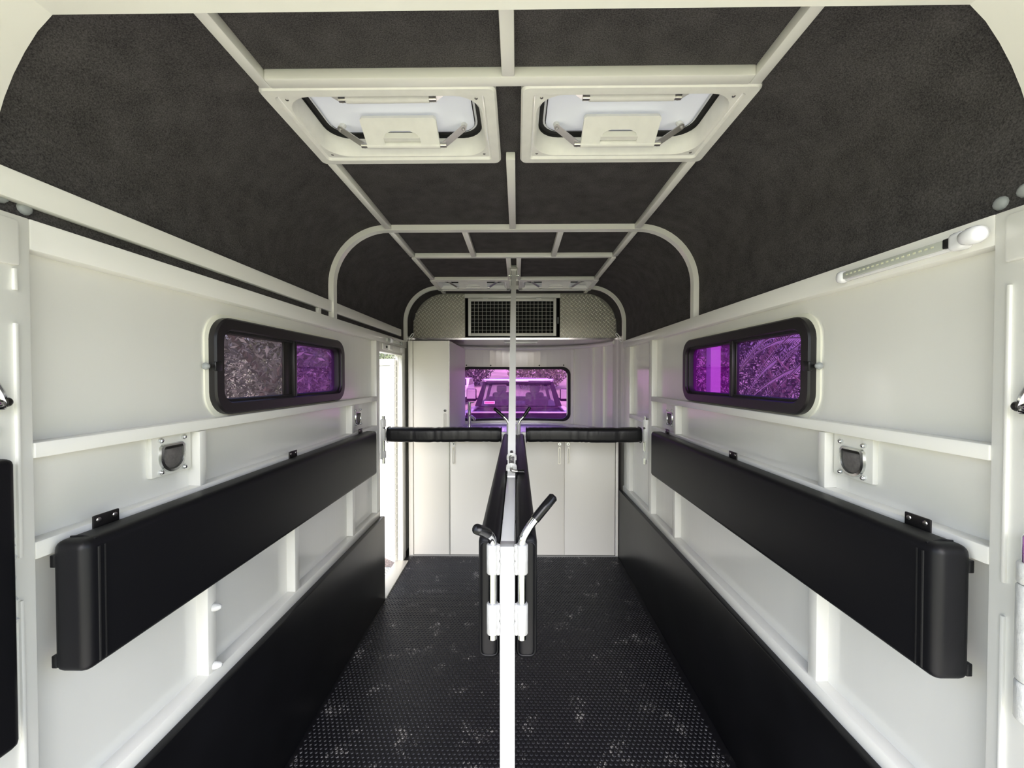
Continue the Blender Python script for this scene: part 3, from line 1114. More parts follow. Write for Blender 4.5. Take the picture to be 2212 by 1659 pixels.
# ------------------------------------------------------------------ front: nose wall, bulkhead, cupboards
nx_ = [-XS + .0005] + [-XS * cos(R(a)) for a in range(6, 60, 6)]
cols = sorted({*[round(v, 4) for v in nx_], *[round(-v, 4) for v in nx_], *[round(-.56 + .07 * k, 4) for k in range(17)]})
rows = [0.0, 1.045, 1.590, 1.86]
WX = .56
nm = MB()
for z0, z1 in zip(rows, rows[1:]):
    for x0, x1 in zip(cols, cols[1:]):
        if z0 == 1.045 and x0 >= -WX - 1e-4 and x1 <= WX + 1e-4:
            continue
        y0, y1 = nose_y(x0), nose_y(x1)
        nm.add([(x0, y0, z0), (x1, y1, z0), (x1, y1, z1), (x0, y0, z1), (x0 * 1.02, y0 + .02, z0), (x1 * 1.02, y1 + .02, z0), (x1 * 1.02, y1 + .02, z1), (x0 * 1.02, y0 + .02, z1)],
               [(0, 1, 2, 3), (7, 6, 5, 4), (0, 4, 5, 1), (2, 6, 7, 3), (1, 5, 6, 2), (3, 7, 4, 0)])
nose = tag(nm.build('wall_front', 'white_sheet', None, True, 50), 'curved glossy white front wall around the wide front window', 'wall', kind='structure')
# side pieces between wall ends and nose start at the floor are covered by wall sheets; ribs of the nose
for x, w_ in ((.625, .030), (.800, .030), (.875, .028), (-.625, .030)):
    y = nose_y(x)
    yd = nose_y(x + .01) - nose_y(x - .01)
    tdir = Vector((.02, yd, 0)).normalized() if x > 0 else Vector((.02, yd, 0)).normalized()
    nd = Vector((-tdir.y, tdir.x, 0))
    if nd.y > 0:
        nd = -nd
    c_ = Vector((x, y, 0))
    q = [c_ - tdir * w_ / 2 + nd * .022, c_ + tdir * w_ / 2 + nd * .022, c_ + tdir * w_ / 2 - nd * .004, c_ - tdir * w_ / 2 - nd * .004]
    MB().prism([(v.x, v.y) for v in q], 'z', 1.0, 1.80).build('rib', 'white_paint', nose)
pts = [(x, nose_y(x) - .012, 1.822) for x in [XS * .985 * cos(R(a)) for a in range(4, 177, 4)]]
MB().tube(pts, .020, 10).build('cove_rail', 'white_paint', nose, True, 60)
# nose roof (polished, under the bulkhead)
pl = [(XS, YP - .02)] + [(x, nose_y(x)) for x in [XS * cos(R(a)) for a in range(22, 160, 4)]] + [(-XS, YP - .02)]
MB().prism(pl, 'z', 1.845, 1.86).build('nose_roof', 'alu_smooth', nose)

# windscreen window: black frame that follows the curve
t = thing('window_3', (0, 4.5, 1.02), 'wide purple tinted window in the front wall', 'window', kind='structure')


def bent(w0, h0_, r, zc, dy, n_=8):
    return [(x, nose_y(x) + dy, z) for x, z in subdiv(rrect(0, zc, w0, h0_, r, n_))]


def subdiv(pts):
    out = []
    for i, p in enumerate(pts):
        q = pts[(i + 1) % len(pts)]
        k = max(1, int(math.hypot(q[0] - p[0], q[1] - p[1]) / .06))
        for j in range(k):
            out.append((p[0] + (q[0] - p[0]) * j / k, p[1] + (q[1] - p[1]) * j / k))
    return out


outer = subdiv(rrect(0, 1.3175, 1.196, .596, .085, 8))


def scaled(ww, hh, dy):
    res = []
    for x, z in outer:
        X = x * ww / 1.196
        Z = 1.3175 + (z - 1.3175) * hh / .596
        res.append((X, nose_y(X) + dy, Z))
    return res


MB().loft([scaled(1.196, .596, .004), scaled(1.194, .594, -.018), scaled(1.176, .576, -.022), scaled(1.146, .546, -.016), scaled(1.142, .542, .020)]).build('frame', 'black_rubber', t, True, 40)
gm = MB()
gx = [-.575 + .115 * k for k in range(11)]
for a_, b_ in zip(gx, gx[1:]):
    ya, yb = nose_y(a_) + .004, nose_y(b_) + .004
    gm.add([(a_, ya, 1.04), (b_, yb, 1.04), (b_, yb, 1.595), (a_, ya, 1.595)], [(0, 1, 2, 3)])
gm.build('pane', 'glass_purple', t)
for x in (-.53, -.27, .27, .53):
    MB().dome((x, nose_y(x) - .001, 1.632), .008, (0, -1, 0), .006, 8, 3).build('bolt_head', 'dark_steel', t, True)

# tread-plate bulkhead above
lp = lining(0.002, 1.845)
hx0, hx1, hz0, hz1 = -.455, .415, 1.868, 2.252       # hole for the vent grille
bk = MB()
# polygon strips in x so the opening stays open
xs = sorted({-XS + .002, XS - .002, hx0, hx1, *[-.93 + .02 * k for k in range(94)]})


def roof_z(x):
    x = abs(x)
    if x <= .635:
        return ZC
    q = max(0.0, .298 ** 2 - (x - .635) ** 2)
    return 1.97 + math.sqrt(q)


for x0, x1 in zip(xs, xs[1:]):
    mid = (x0 + x1) / 2
    spans = [(1.845, None)]
    if hx0 <= mid <= hx1:
        spans = [(1.845, hz0), (hz1, None)]
    for za, zb in spans:
        z0a, z0b = za, za
        z1a, z1b = (zb, zb) if zb else (roof_z(x0), roof_z(x1))
        bk.add([(x0, YP, z0a), (x1, YP, z0b), (x1, YP, z1b), (x0, YP, z1a), (x0, YP + .01, z0a), (x1, YP + .01, z0b), (x1, YP + .01, z1b), (x0, YP + .01, z1a)],
               [(0, 1, 2, 3), (7, 6, 5, 4), (0, 4, 5, 1), (3, 2, 6, 7), (1, 5, 6, 2), (0, 3, 7, 4)])
bulk = tag(bk.build('trim_2', 'alu_plate'), 'half-round aluminium tread plate bulkhead at the front', 'bulkhead', kind='structure')
lg = MB()
pit = .0375
for j in range(int(.44 / pit) + 2):
    for i in range(int(1.9 / pit) + 2):
        for k in (0, 1):
            x = -.94 + i * pit + (pit / 2 if k else 0)
            z = 1.855 + j * pit + (pit / 2 if k else 0)
            if z > roof_z(x) - .012 or abs(x) > .925:
                continue
            if hx0 - .012 < x < hx1 + .012 and hz0 - .012 < z < hz1 + .012:
                continue
            a_ = R(45) if k else R(-45)
            ca, sa = cos(a_), sin(a_)
            L, wd = .0170, .0054
            base = [(-L, 0), (-L * .5, -wd), (L * .5, -wd), (L, 0), (L * .5, wd), (-L * .5, wd)]
            v = [(x + u * ca - w_ * sa, YP, z + u * sa + w_ * ca) for u, w_ in base]
            v += [(x + u * .7 * ca - w_ * .25 * sa, YP - .0062, z + u * .7 * sa + w_ * .25 * ca) for u, w_ in base]
            lg.add(v, [(6, 7, 8, 9, 10, 11)] + [(q, (q + 1) % 6, 6 + (q + 1) % 6, 6 + q) for q in range(6)])
o = lg.build('tread_lugs', 'alu_lug', bulk)
o['kind'] = 'stuff'

# vent grille in the bulkhead
t = thing('vent_grille', (-.02, YP, 1.868), 'black vent opening with a white framed wire mesh door', 'vent')
m = MB()
m.box(hx0, hx1, YP + .14, YP + .15, hz0, hz1)
m.build('vent_back', 'void_black', t)
m = MB()
m.box(hx0, hx0 + .004, YP - .004, YP + .14, hz0, hz1).box(hx1 - .004, hx1, YP - .004, YP + .14, hz0, hz1)
m.box(hx0, hx1, YP - .004, YP + .14, hz0, hz0 + .004).box(hx0, hx1, YP - .004, YP + .14, hz1 - .004, hz1)
m.build('vent_lining', 'void_black', t)
MB().rbox(hx0 - .002, hx1 + .002, YP - .022, YP + .004, hz1 - .026, hz1 + .012, .003).build('top_rail', 'white_paint', t, True)
MB().rbox(hx0, hx1, YP - .014, YP + .004, hz0 - .022, hz0 - .001, .003).build('bottom_rail', 'white_paint', t, True)
fx0, fx1, fz0, fz1 = hx0 + .030, hx1 - .034, hz0 + .010, hz1 - .030
for nm_, bx in (('frame_stile', (fx0, fx0 + .026, fz0, fz1)), ('frame_stile', (fx1 - .026, fx1, fz0, fz1)),
                ('frame_rail', (fx0 + .026, fx1 - .026, fz0, fz0 + .026)), ('frame_rail', (fx0 + .026, fx1 - .026, fz1 - .026, fz1))):
    MB().rbox(bx[0], bx[1], YP - .020, YP - .004, bx[2], bx[3], .002).build(nm_, 'white_paint', t, True)
gx0, gx1, gz0, gz1 = fx0 + .02, fx1 - .02, fz0 + .02, fz1 - .02
nxw = 20
vw = MB().cyl((0, 0, 0), (0, 0, gz1 - gz0), .0022, 6)
first = None
for k in range(1, nxw + 1):
    x = gx0 + (gx1 - gx0) * k / (nxw + 1)
    if first is None:
        first = MB().cyl((x, YP - .012, gz0), (x, YP - .012, gz1), .0016, 6).build('mesh_wire', 'wire_white', t)
        fx_ = x
    else:
        c_ = first.copy()
        C.objects.link(c_)
        c_.parent = t
        c_.location = (x - fx_, 0, 0)
for k in range(1, 9):
    z = gz0 + (gz1 - gz0) * k / 9
    if k == 1:
        first = MB().cyl((gx0, YP - .0155, z), (gx1, YP - .0155, z), .0016, 6).build('mesh_wire', 'wire_white', t)
        fz_ = z
    else:
        c_ = first.copy()
        C.objects.link(c_)
        c_.parent = t
        c_.location = (0, 0, z - fz_)
for x in (-.265, .22):
    MB().rbox(x - .024, x + .024, YP - .028, YP - .018, hz1 - .040, hz1 - .024, .003).build('hinge', 'weld_paint', t, True)
MB().rbox(hx1 - .022, hx1 - .014, YP - .016, YP - .004, 1.99, 2.05, .002).build('catch', 'grey_plastic', t, True)

# bulkhead side closures and luton outer box so no daylight leaks in
# (nose roof meets the bulkhead; lining runs on past it)
# rope hooks at the feet of the front arch
for s in (-1, 1):
    t = MB()
    base = Vector((s * .905, 3.47, 1.80))
    e1 = Vector((-s * .62, -.1, .78)).normalized()
    e2 = Vector((s * .78, 0, .62)).normalized()
    pts = [base, base + e1 * .075]
    for k in range(9):
        q = R(180 * k / 8)
        pts.append(base + e1 * (.075 + .008 * sin(q)) + e2 * (.008 - .008 * cos(q)))
    pts += [base + e2 * .016]
    o = t.tube(pts, .0042, 8).build('rope_hook', 'weld_paint', None, True, 60)
    tag(o, 'small white wire hook beside the tread plate, on the %s' % ('left' if s < 0 else 'right'), 'hook', 'wire hooks')

# ------------------------------------------------------------------ cupboards
YD = 3.39


def lock(x, z, parent):
    m = MB().tube([(x, YD - .001, z), (x, YD - .006, z)], [.0125, .0115], 16)
    l_ = m.build('lock', 'chrome', parent, True)
    MB().cyl((x, YD - .0055, z), (x, YD - .0075, z), .0055, 10).build('keyhole', 'dark_steel', parent, True)


def pull(x, z0, z1, parent):
    w_ = .020
    lp_o = rrect(x, (z0 + z1) / 2, w_, z1 - z0, .007, 4)
    lp_i = rrect(x, (z0 + z1) / 2, w_ - .010, z1 - z0 - .016, .004, 4)
    m = MB().loft([[(u, YD - .0005, v) for u, v in lp_o], [(u, YD - .006, v) for u, v in lp_o], [(u, YD - .006, v) for u, v in lp_i], [(u, YD - .0005, v) for u, v in lp_i]])
    m.build('handle', 'steel', parent, True)
    MB().rbox(x - .004, x + .004, YD - .003, YD - .0005, (z0 + z1) / 2 - .05, (z0 + z1) / 2 + .05, .001).build('handle_insert', 'hatch_plastic', parent)


def cab_door(x0, x1, z0, z1, parent):
    d_ = MB().rbox(x0 + .003, x1 - .003, YD, YD + .018, z0, z1, .0025).build('door', 'cabinet_white', parent, True)
    return d_


tall = thing('tall_cupboard', (-.70, YD, 0), 'tall cream cupboard beside the open side door', 'cupboard')
poly = [(-.868, YD + .02), (-.542, YD + .02), (-.542, nose_y(-.542) - .006)] + [(x, nose_y(x) - .006) for x in (-.62, -.70, -.76, -.81, -.85)]
MB().prism(poly, 'z', .004, 1.805).build('body', 'cabinet_white', tall)
dr = cab_door(-.845, -.544, .012, 1.805, tall)
lock(-.578, 1.222, dr)
pull(-.580, 1.075, 1.200, dr)
MB().rbox(-.885, -.848, YD - .002, YD + .018, .004, 1.805, .002).build('filler_strip', 'cabinet_white', tall, True)
MB().box(-.546, -.5405, YD - .001, YD + .02, .012, 1.805).build('edge_trim', 'cabinet_edge', tall)

base_a = thing('base_cupboard', (-.30, YD, 0), 'low cream cupboard with one door next to the tall cupboard', 'cupboard', 'cream base cupboards')
MB().box(-.540, -.066, YD + .02, 4.30, .004, .961).build('body', 'cabinet_white', base_a)
dr = cab_door(-.540, -.064, .012, .960, base_a)
lock(-.505, 0.945, dr)
pull(-.508, .776, .918, dr)
base_b = thing('base_cupboard', (.39, YD, 0), 'low cream cupboard with two doors on the right', 'cupboard', 'cream base cupboards')
MB().prism([(-.060, YD + .02), (.842, YD + .02), (.842, 3.80), (.60, 4.30), (-.060, 4.30)], 'z', .004, .961).build('body', 'cabinet_white', base_b)
dr = cab_door(-.062, .415, .012, .960, base_b)
lock(.378, .945, dr)
pull(.376, .776, .918, dr)
dr = cab_door(.417, .842, .012, .960, base_b)
lock(.448, .945, dr)
pull(.452, .776, .918, dr)
MB().rbox(.844, .866, YD - .002, YD + .018, .004, .960, .002).build('filler_strip', 'cabinet_white', base_b, True)
# kick strips / floor trims
MB().box(-.885, -.541, YD - .003, YD - .0005, .0005, .010).build('toe_trim', 'cabinet_edge', tall)
MB().box(-.540, -.063, YD - .003, YD - .0005, .0005, .010).build('toe_trim', 'cabinet_edge', base_a)
MB().box(-.061, .866, YD - .003, YD - .0005, .0005, .010).build('toe_trim', 'cabinet_edge', base_b)

wp = [(-.538, YD - .012), (.868, YD - .012), (.880, 3.70)] + [(x, nose_y(x) - .008) for x in (.87, .80, .72, .62, .5, .38, .25, .12, 0, -.12, -.25, -.38, -.5, -.535)]
top = MB().prism(wp, 'z', .9635, .997).build('worktop', 'worktop')
tag(top, 'pale glossy worktop below the front window', 'worktop')
t = thing('sink', (-.30, 3.75, .997), 'shallow steel sink rim let into the worktop', 'sink')
lo = rrect(-.30, 3.82, .40, .34, .05, 5)
li = rrect(-.30, 3.82, .36, .30, .04, 5)
MB().loft([[(u, v, .9975) for u, v in lo], [(u, v, 1.002) for u, v in lo], [(u, v, 1.002) for u, v in li], [(u, v, 0.9985) for u, v in li]]).build('rim', 'chrome', t, True)
MB().prism(li, 'z', .9975, .9982).build('basin', 'steel', t)
t = thing('tap', (-.452, 4.05, .997), 'chrome tap standing on the worktop', 'tap')
MB().tube([(-.452, 4.05, .9975), (-.452, 4.05, 1.010), (-.452, 4.05, 1.011), (-.452, 4.05, 1.255)], [.026, .024, .017, .016], 16).build('column', 'chrome', t, True, 50)
MB().tube([(-.452, 4.05, 1.242), (-.400, 4.02, 1.256)], [.007, .005], 10).build('lever', 'chrome', t, True)
MB().tube([(-.452, 4.05, 1.235), (-.452, 4.05, 1.255)], [.017, .012], 16).build('cartridge', 'chrome', t, True)
MB().tube([(-.452, 4.05, 1.120), (-.425, 4.0, 1.115), (-.392, 3.94, 1.100), (-.388, 3.93, 1.085)], [.012, .012, .014, .013], 12).build('spout', 'chrome', t, True, 60)
t = thing('nose_light', (.03, 4.0, 1.82), 'slim strip light under the nose roof', 'light')
MB().rbox(-.10, .22, 3.90, 3.945, 1.824, 1.845, .005).build('housing', 'lamp_white', t, True)
MB().rbox(-.08, .20, 3.895, 3.94, 1.820, 1.826, .003).build('lens', 'lamp_lens', t, True)

# ------------------------------------------------------------------ side door, sill and step
sill = MB().rbox(-.965, -.862, 2.727, 3.283, -.002, .010, .003).build('trim_3', 'sill_alu', None, True)
tag(sill, 'flat metal sill of the open side door', 'door sill', kind='structure')
DR = thing('door_1', (-.955, 3.285, 0), 'white side door swung wide open', 'door', kind='structure')
h0 = Vector((-.965, 3.272, 0))
du = Vector((-.80, .60, 0)).normalized()
dn = Vector((-.60, -.80, 0))


def leaf(name, u0, u1, z0, z1, t0, t1, m, parent=DR):
    vs = [h0 + du * u + dn * tt + Vector((0, 0, z)) for u in (u0, u1) for tt in (t0, t1) for z in (z0, z1)]
    return MB().add(vs, [(0, 1, 3, 2), (4, 6, 7, 5), (0, 4, 5, 1), (2, 3, 7, 6), (0, 2, 6, 4), (1, 5, 7, 3)]).build(name, m, parent)


leaf('panel', .02, .56, .0, 1.64, -.034, -.012, 'door_white')
leaf('stile', .005, .055, -.005, 1.65, -.036, .0, 'door_white')
leaf('stile', .52, .57, -.005, 1.65, -.036, .0, 'door_white')
leaf('rail', .055, .52, 1.60, 1.65, -.036, .0, 'door_white')
leaf('rail', .055, .52, .86, .90, -.036, .0, 'door_white')
leaf('rail', .055, .52, -.005, .05, -.036, .0, 'door_white')
for u in (.075, .12):
    p = h0 + du * u + dn * .001 + Vector((0, 0, .030))
    MB().dome(p, .010, dn, .005, 8, 3).build('bolt', 'grey_plastic', DR, True)
for k in range(34):
    z = .02 + k * .0478
    o = MB().cyl((-.955, 3.270, z), (-.955, 3.270, z + .040), .007, 8).build('hinge_knuckle', 'sill_alu', DR, True)
p = thing('door_step', (-1.15, 3.0, -.40), 'silver tread plate step outside the side door', 'step')
MB().rbox(-1.33, -.975, 2.70, 3.40, -.13, -.10, .004).build('tread', 'alu_plate', p, True)
for yy in (2.80, 3.30):
    MB().rbox(-1.2, -1.16, yy - .02, yy + .02, -.45, -.13, .003).build('leg', 'dark_steel', p, True)
lg = MB()
for j in range(20):
    for i in range(10):
        for k in (0, 1):
            x = -1.325 + i * .035 + (.0175 if k else 0)
            y = 2.71 + j * .035 + (.0175 if k else 0)
            if x > -.98 or y > 3.39:
                continue
            a_ = R(45) if k else R(-45)
            ca, sa = cos(a_), sin(a_)
            base = [(-.015, 0), (0, -.005), (.015, 0), (0, .005)]
            v = [(x + u * ca - w_ * sa, y + u * sa + w_ * ca, -.10) for u, w_ in base] + [(x + u * .6 * ca - w_ * .4 * sa, y + u * .6 * sa + w_ * .4 * ca, -.096) for u, w_ in base]
            lg.add(v, [(4, 5, 6, 7)] + [(q, (q + 1) % 4, 4 + (q + 1) % 4, 4 + q) for q in range(4)])
o = lg.build('tread_lugs', 'alu_lug', p)
o['kind'] = 'stuff'

# ------------------------------------------------------------------ outdoors
GZ = -.45
gm = MB()
# gently rising ground: grid
N = 36
def gh(x, y):
    h = 0
    if y > 18:
        h += (y - 18) * .085
    return GZ + h
vs, fs = [], []
for j in range(N + 1):
    for i in range(N + 1):
        x = -90 + 180 * i / N
        y = -80 + 180 * j / N
        vs.append((x, y, gh(x, y)))
for j in range(N):
    for i in range(N):
        a_ = j * (N + 1) + i
        fs.append((a_, a_ + 1, a_ + N + 2, a_ + N + 1))
g = mk('ground', vs, fs, 'grass_ground', None, True, 60)
tag(g, 'grassy ground outside the float', 'ground', kind='structure')
gv = MB().box(-3.6, 3.2, 2.2, 12.5, GZ + .004, GZ + .02).build('driveway', 'gravel')
tag(gv, 'brown gravel drive seen through the side door', 'driveway', kind='structure')


def foliage(name, c, rad, n_, size, m, parent, seed, droop=0.0):
    rng = random.Random(seed)
    vs, fs = [], []
    for _ in range(n_):
        while True:
            p = Vector((rng.uniform(-1, 1), rng.uniform(-1, 1), rng.uniform(-1, 1)))
            if .30 < p.length < 1:
                break
        p = Vector((c[0] + p.x * rad[0], c[1] + p.y * rad[1], c[2] + p.z * rad[2]))
        a_ = Vector((rng.gauss(0, 1), rng.gauss(0, 1), rng.gauss(0, 1) - droop)).normalized()
        b_ = a_.cross(Vector((rng.gauss(0, 1), rng.gauss(0, 1), rng.gauss(0, 1)))).normalized()
        L = size * rng.uniform(.6, 1.3)
        w_ = L * .28
        k = len(vs)
        vs += [p - a_ * L, p + b_ * w_, p + a_ * L, p - b_ * w_]
        fs.append((k, k + 1, k + 2, k + 3))
    off = wloc(parent)
    me = bpy.data.meshes.new(name)
    me.from_pydata([tuple(v - off) for v in vs], [], fs)
    me.materials.append(MATS[m])
    o_ = bpy.data.objects.new(name, me)
    C.objects.link(o_)
    o_.parent = parent
    o_['kind'] = 'stuff'
    return o_


def tree(name, x, y, h, rad, label, cat, m, n_, size, seed, group=None, trunk=.10, droop=0.0):
    z = gh(x, y)
    t_ = thing(name, (x, y, z), label, cat, group)
    rng = random.Random(seed)
    pts = [(x + .1 * rng.uniform(-1, 1) * k, y + .1 * rng.uniform(-1, 1) * k, z + h * .75 * k / 4) for k in range(5)]
    pts[0] = (x, y, z)
    MB().tube(pts, [trunk * (1 - .18 * k) for k in range(5)], 8).build('trunk', 'bark', t_, True)
    for k in range(3):
        a_ = rng.uniform(0, 6.28)
        q = pts[2 + (k % 2)]
        MB().tube([q, (q[0] + rad * .4 * cos(a_), q[1] + rad * .4 * sin(a_), q[2] + h * .2)], [trunk * .45, trunk * .2], 6).build('branch', 'bark', t_, True)
    foliage('foliage', (x, y, z + h - rad * 1.0 if h > 2 * rad else z + h / 2), (rad, rad, max(h * .5, rad * .9) if h < 2 * rad else rad), n_, size, m, t_, seed, droop)
    return t_


# left of the float: dense shrubs seen through the left window, plus an unseen one added to shade the door
for k, (x, y, h, r_, m, lab) in enumerate([
        (-3.1, 4.5, 3.3, 1.15, 'leaf_silver', 'grey-leaved shrub outside the left window, nearest its rear end'),
        (-3.3, 7.1, 3.4, 1.25, 'leaf_pale', 'pale leafy shrub outside the left window, towards its front end'),
        (-2.75, 1.2, 3.4, 1.1, 'leaf_silver', 'unseen grey-leaved shrub at the left rear, added to shade the side door'),
        (-6.0, 9.6, 4.2, 1.9, 'leaf_dark', 'dark shrub standing behind the grey-leaved shrub outside the left window'),
        (-6.4, 14.0, 4.4, 2.1, 'leaf_dark', 'dark tree standing behind the pale shrub outside the left window')]):
    tree('shrub', x, y, h, r_, lab, 'shrub', m, 11000, .042, 20 + k, 'shrubs along the left side')
# right of the float
for k, (x, y, h, r_, m, lab) in enumerate([
        (4.5, 7.2, 4.0, 1.75, 'leaf_dark', 'dark tree outside the right window, nearest its rear end'),
        (5.6, 11.9, 4.4, 2.2, 'leaf_dark', 'dark tree outside the right window, towards its front end')]):
    tree('tree', x, y, h, r_, lab, 'tree', m, 11000, .055, 40 + k, 'trees along the right side')

# feathery fronds close to the right window
fr = thing('feather_shrub', (1.95, 2.3, GZ), 'feathery shrub with long fronds close to the right window', 'shrub')
rng = random.Random(5)
for k in range(15):
    ln = rng.uniform(.55, .85)
    base = Vector((1.72 + rng.uniform(-.10, .20), 2.25 + rng.uniform(-.35, .55), 1.42 + rng.uniform(-.20, .42)))
    dirv = Vector((-.06 + rng.uniform(-.12, .12), .86, -.05 + rng.uniform(-.25, .25))).normalized()
    vs, fs = [], []
    spine = []
    for q in range(34):
        f = q / 33
        p = base + dirv * (ln * f) - Vector((0, 0, .34 * f * f))
        spine.append(p)
        for sgn in (-1, 1):
            sidev = (Vector((.1 * sgn, .15, .95 * sgn)) + dirv * .9).normalized()
            L = .062 * (1 - .75 * f) + .012
            w_ = Vector((.0, .008, .004))
            kk = len(vs)
            vs += [p - w_, p + w_, p + sidev * L]
            fs.append((kk, kk + 1, kk + 2))
    fo = mk('frond', vs, fs, 'frond_pale', fr)
    MB().tube(spine[::6] + [spine[-1]], .004, 5).build('stem', 'leaf_pale', fo)
    MB().tube([(1.95, 2.3, .9), tuple((Vector((1.95, 2.3, .9)) + base) / 2 + Vector((0, 0, .12))), tuple(base)], [.014, .009, .004], 5).build('branch', 'bark', fr, True)
MB().tube([(1.95, 2.3, GZ), (1.96, 2.31, .3), (1.95, 2.3, .95)], [.03, .025, .014], 6).build('trunk', 'bark', fr, True)
pp = MB().rbox(2.36, 2.485, 4.95, 5.07, GZ, 2.6, .01)
pp = pp.build('timber_post', 'post_pale', None, True)
tag(pp, 'pale square post seen through the right window', 'post')

# trees beyond the truck
spots = [(-8.6, 24, 4.4, 2.6, 'leaf_silver', 'spreading grey-green tree at the left edge of the front window'),
         (-4.2, 33, 4.0, 2.5, 'leaf_dark', 'dark tree far behind the truck, left of the brace'),
         (1.6, 31, 3.9, 2.5, 'leaf_pale', 'bright tree far behind the truck, just right of the brace'),
         (6.2, 27, 3.6, 2.1, 'leaf_dark', 'dark tree far behind the truck on the right'),
         (11.0, 32, 4.2, 2.5, 'leaf_pale', 'pale tree at the right edge of the front window')]
for k, (x, y, h, r_, m, lab) in enumerate(spots):
    tree('tree', x, y, h, r_, lab, 'tree', m, 5000, .16, 60 + k, 'trees beyond the truck', .18)

# pickup truck ahead of the float
TY = 8.6
TR = thing('pickup_truck', (.05, 6.6, GZ), 'dark pickup truck parked ahead of the float', 'truck')
cx0 = .05


def trap(m, y0, y1, zb, zt, wb, wt):
    vs = []
    for y, dz in ((y0, 0), (y1, 0)):
        vs += [(cx0 - wb, y, zb), (cx0 + wb, y, zb), (cx0 + wt, y, zt), (cx0 - wt, y, zt)]
    m.add(vs, [(0, 1, 2, 3), (4, 7, 6, 5), (0, 4, 5, 1), (1, 5, 6, 2), (2, 6, 7, 3), (3, 7, 4, 0)])
    return m


MB().rbox(cx0 - .95, cx0 + .95, 6.62, 8.5, .12, .86, .05, 3).build('bed', 'truck_paint', TR, True)
tg = MB().rbox(cx0 - .86, cx0 + .86, 6.57, 6.63, .22, .93, .03, 3).build('tailgate', 'truck_paint', TR, True)
MB().rbox(cx0 - .84, cx0 + .84, 6.555, 6.60, .915, .945, .01).build('spoiler_lip', 'truck_trim', tg, True)
for s in (-1, 1):
    MB().rbox(cx0 + s * .95 - .08, cx0 + s * .95 + .05, 6.56, 6.66, .45, .86, .02).build('tail_light', 'tail_red', TR, True)
    MB().rbox(cx0 + s * .82, cx0 + s * .97, 6.6, 8.5, .86, .90, .015).build('bed_rail', 'truck_trim', TR, True)
MB().rbox(cx0 - .96, cx0 + .96, 8.5, 11.6, .0, .90, .08, 3).build('cab_body', 'truck_paint', TR, True)
# cabin: rear pillars, roof, see-through rear window
cab = MB()
for s in (-1, 1):
    vs = [(cx0 + s * .93, TY, .86), (cx0 + s * .80, TY, .86), (cx0 + s * .66, TY + .12, 1.42), (cx0 + s * .74, TY + .12, 1.42),
          (cx0 + s * .93, TY + .12, .86), (cx0 + s * .80, TY + .12, .86), (cx0 + s * .66, TY + .2, 1.42), (cx0 + s * .74, TY + .2, 1.42)]
    MB().add(vs, [(0, 1, 2, 3), (4, 7, 6, 5), (0, 4, 5, 1), (1, 5, 6, 2), (2, 6, 7, 3), (3, 7, 4, 0)]).build('pillar', 'truck_paint', TR)
MB().rbox(cx0 - .76, cx0 + .76, TY + .10, 10.6, 1.39, 1.47, .035, 3).build('roof', 'truck_trim', TR, True)
MB().rbox(cx0 - .70, cx0 + .70, TY + .05, TY + .16, 1.345, 1.40, .02).build('header', 'truck_paint', TR, True)
MB().rbox(cx0 - .22, cx0 + .22, TY + .03, TY + .14, 1.395, 1.435, .015).build('brake_light', 'truck_trim', TR, True)
rg = random.Random(4)
loops = []
for k in range(25):
    x_ = cx0 - .66 + 1.32 * k / 24
    zt = 1.475 + .028 * (1 - abs(k - 12) / 13) + rg.uniform(-.006, .006)
    loops.append([(x_, 8.95, 1.455), (x_, 8.95, zt), (x_, 9.6, zt), (x_, 9.6, 1.455)])
MB().loft(loops, cap0=True, cap1=True).build('roof_reflection', 'truck_trim', TR, True, 50)  # bumpy slab standing in for the pale reflection on the truck roof
for s in (-1, 1):
    MB().add([(cx0 + s * .90, 11.2, .88), (cx0 + s * .82, 11.2, .88), (cx0 + s * .64, 10.5, 1.42), (cx0 + s * .72, 10.5, 1.42),
              (cx0 + s * .90, 11.3, .88), (cx0 + s * .82, 11.3, .88), (cx0 + s * .64, 10.6, 1.42), (cx0 + s * .72, 10.6, 1.42)],
             [(0, 1, 2, 3), (4, 7, 6, 5), (0, 4, 5, 1), (1, 5, 6, 2), (2, 6, 7, 3), (3, 7, 4, 0)]).build('pillar', 'truck_paint', TR)
MB().rbox(cx0 - .30, cx0 - .06, 10.3, 10.36, 1.28, 1.36, .02).build('rear_view_mirror', 'black_plastic', TR, True)
MB().rbox(cx0 - .80, cx0 + .80, 10.6, 11.2, .86, .985, .05, 3).build('dashboard', 'seat_grey', TR, True)
rw = MB().add([(cx0 - .80, TY + .005, .88), (cx0 + .80, TY + .005, .88), (cx0 + .66, TY + .13, 1.36), (cx0 - .66, TY + .13, 1.36)], [(0, 1, 2, 3)]).build('rear_window', 'truck_glass', TR)
MB().add([(cx0 - .72, TY - .004, .935), (cx0 - .50, TY - .004, .935), (cx0 - .50, TY + .010, .995), (cx0 - .72, TY + .010, .995)], [(0, 1, 2, 3)]).build('sticker', 'sticker_white', rw)
MB().add([(cx0 - .71, TY - .006, .948), (cx0 - .51, TY - .006, .948), (cx0 - .51, TY + .006, .985), (cx0 - .71, TY + .006, .985)], [(0, 1, 2, 3)]).build('sticker_print', 'sticker_pink', rw)
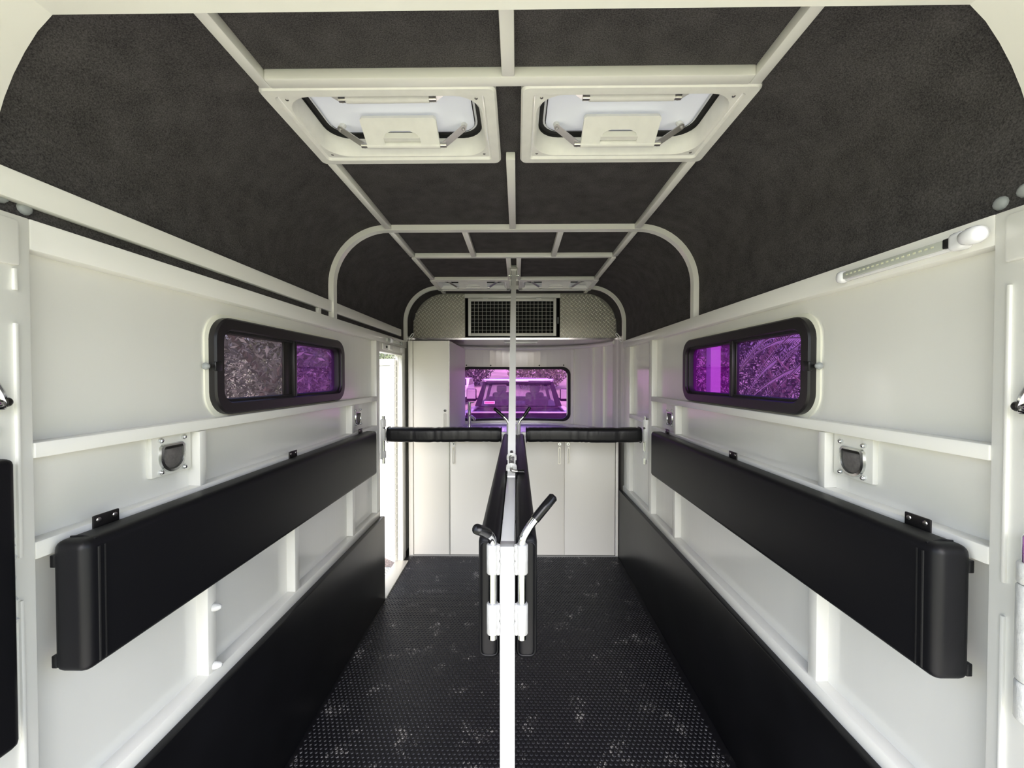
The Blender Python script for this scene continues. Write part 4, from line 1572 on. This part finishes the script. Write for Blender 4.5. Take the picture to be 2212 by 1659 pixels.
for s in (-1, 1):
    MB().rbox(cx0 + s * .16, cx0 + s * .66, 8.95, 9.12, .60, 1.06, .06, 3).build('rear_seat', 'seat_grey', TR, True)
    MB().rbox(cx0 + s * .18, cx0 + s * .62, 9.8, 9.95, .60, 1.14, .06, 3).build('seat_back', 'seat_grey', TR, True)
    MB().rbox(cx0 + s * .28, cx0 + s * .52, 9.82, 9.92, 1.14, 1.30, .04, 3).build('headrest', 'seat_grey', TR, True)
    m = MB().rbox(cx0 + s * 1.02, cx0 + s * 1.26, 9.9, 10.0, .92, 1.22, .03, 3)
    mi = m.build('door_mirror', 'truck_paint', TR, True)
    MB().rbox(cx0 + s * 1.035, cx0 + s * 1.245, 9.893, 9.90, .98, 1.20, .002).build('mirror_glass', 'chrome', mi)
    MB().rbox(cx0 + s * .92, cx0 + s * 1.04, 9.92, 9.98, .95, 1.0, .01).build('mirror_arm', 'truck_paint', mi, True)
    for y in (7.4, 10.9):
        MB().tube([(cx0 + s * .72, y, GZ + .37), (cx0 + s * .96, y, GZ + .37)], .37, 24).build('wheel', 'tyre', TR, True)

# parked car on the left beyond the truck
CR = thing('parked_car', (-3.62, 24.5, GZ + .52), 'pale parked car glimpsed at the left of the front window', 'car')
x0 = -3.62
GC = GZ + .52
prof = [(22.40, .35), (22.45, .80), (23.30, .93), (24.00, 1.38), (25.40, 1.42), (26.30, 1.02), (26.60, .95), (26.60, .35)]
MB().prism([(y, GC + z) for y, z in prof], 'x', x0 - .85, x0 + .85).build('body', 'car_paint', CR)
MB().prism([(23.42, GC + .98), (24.03, GC + 1.33), (25.35, GC + 1.37), (26.05, GC + 1.03)], 'x', x0 - .856, x0 + .856).build('side_glass', 'car_glass', CR)
MB().add([(x0 - .74, 23.36, GC + .975), (x0 + .74, 23.36, GC + .975), (x0 + .66, 23.93, GC + 1.345), (x0 - .66, 23.93, GC + 1.345)], [(0, 1, 2, 3)]).build('windscreen', 'car_glass', CR)
for s in (-1, 1):
    MB().rbox(x0 + s * .55, x0 + s * .80, 22.38, 22.46, GC + .62, GC + .76, .02).build('lamp', 'car_glass', CR, True)
    for y in (23.10, 25.80):
        MB().tube([(x0 + s * .62, y, GC + .32), (x0 + s * .87, y, GC + .32)], .32, 20).build('wheel', 'tyre', CR, True)
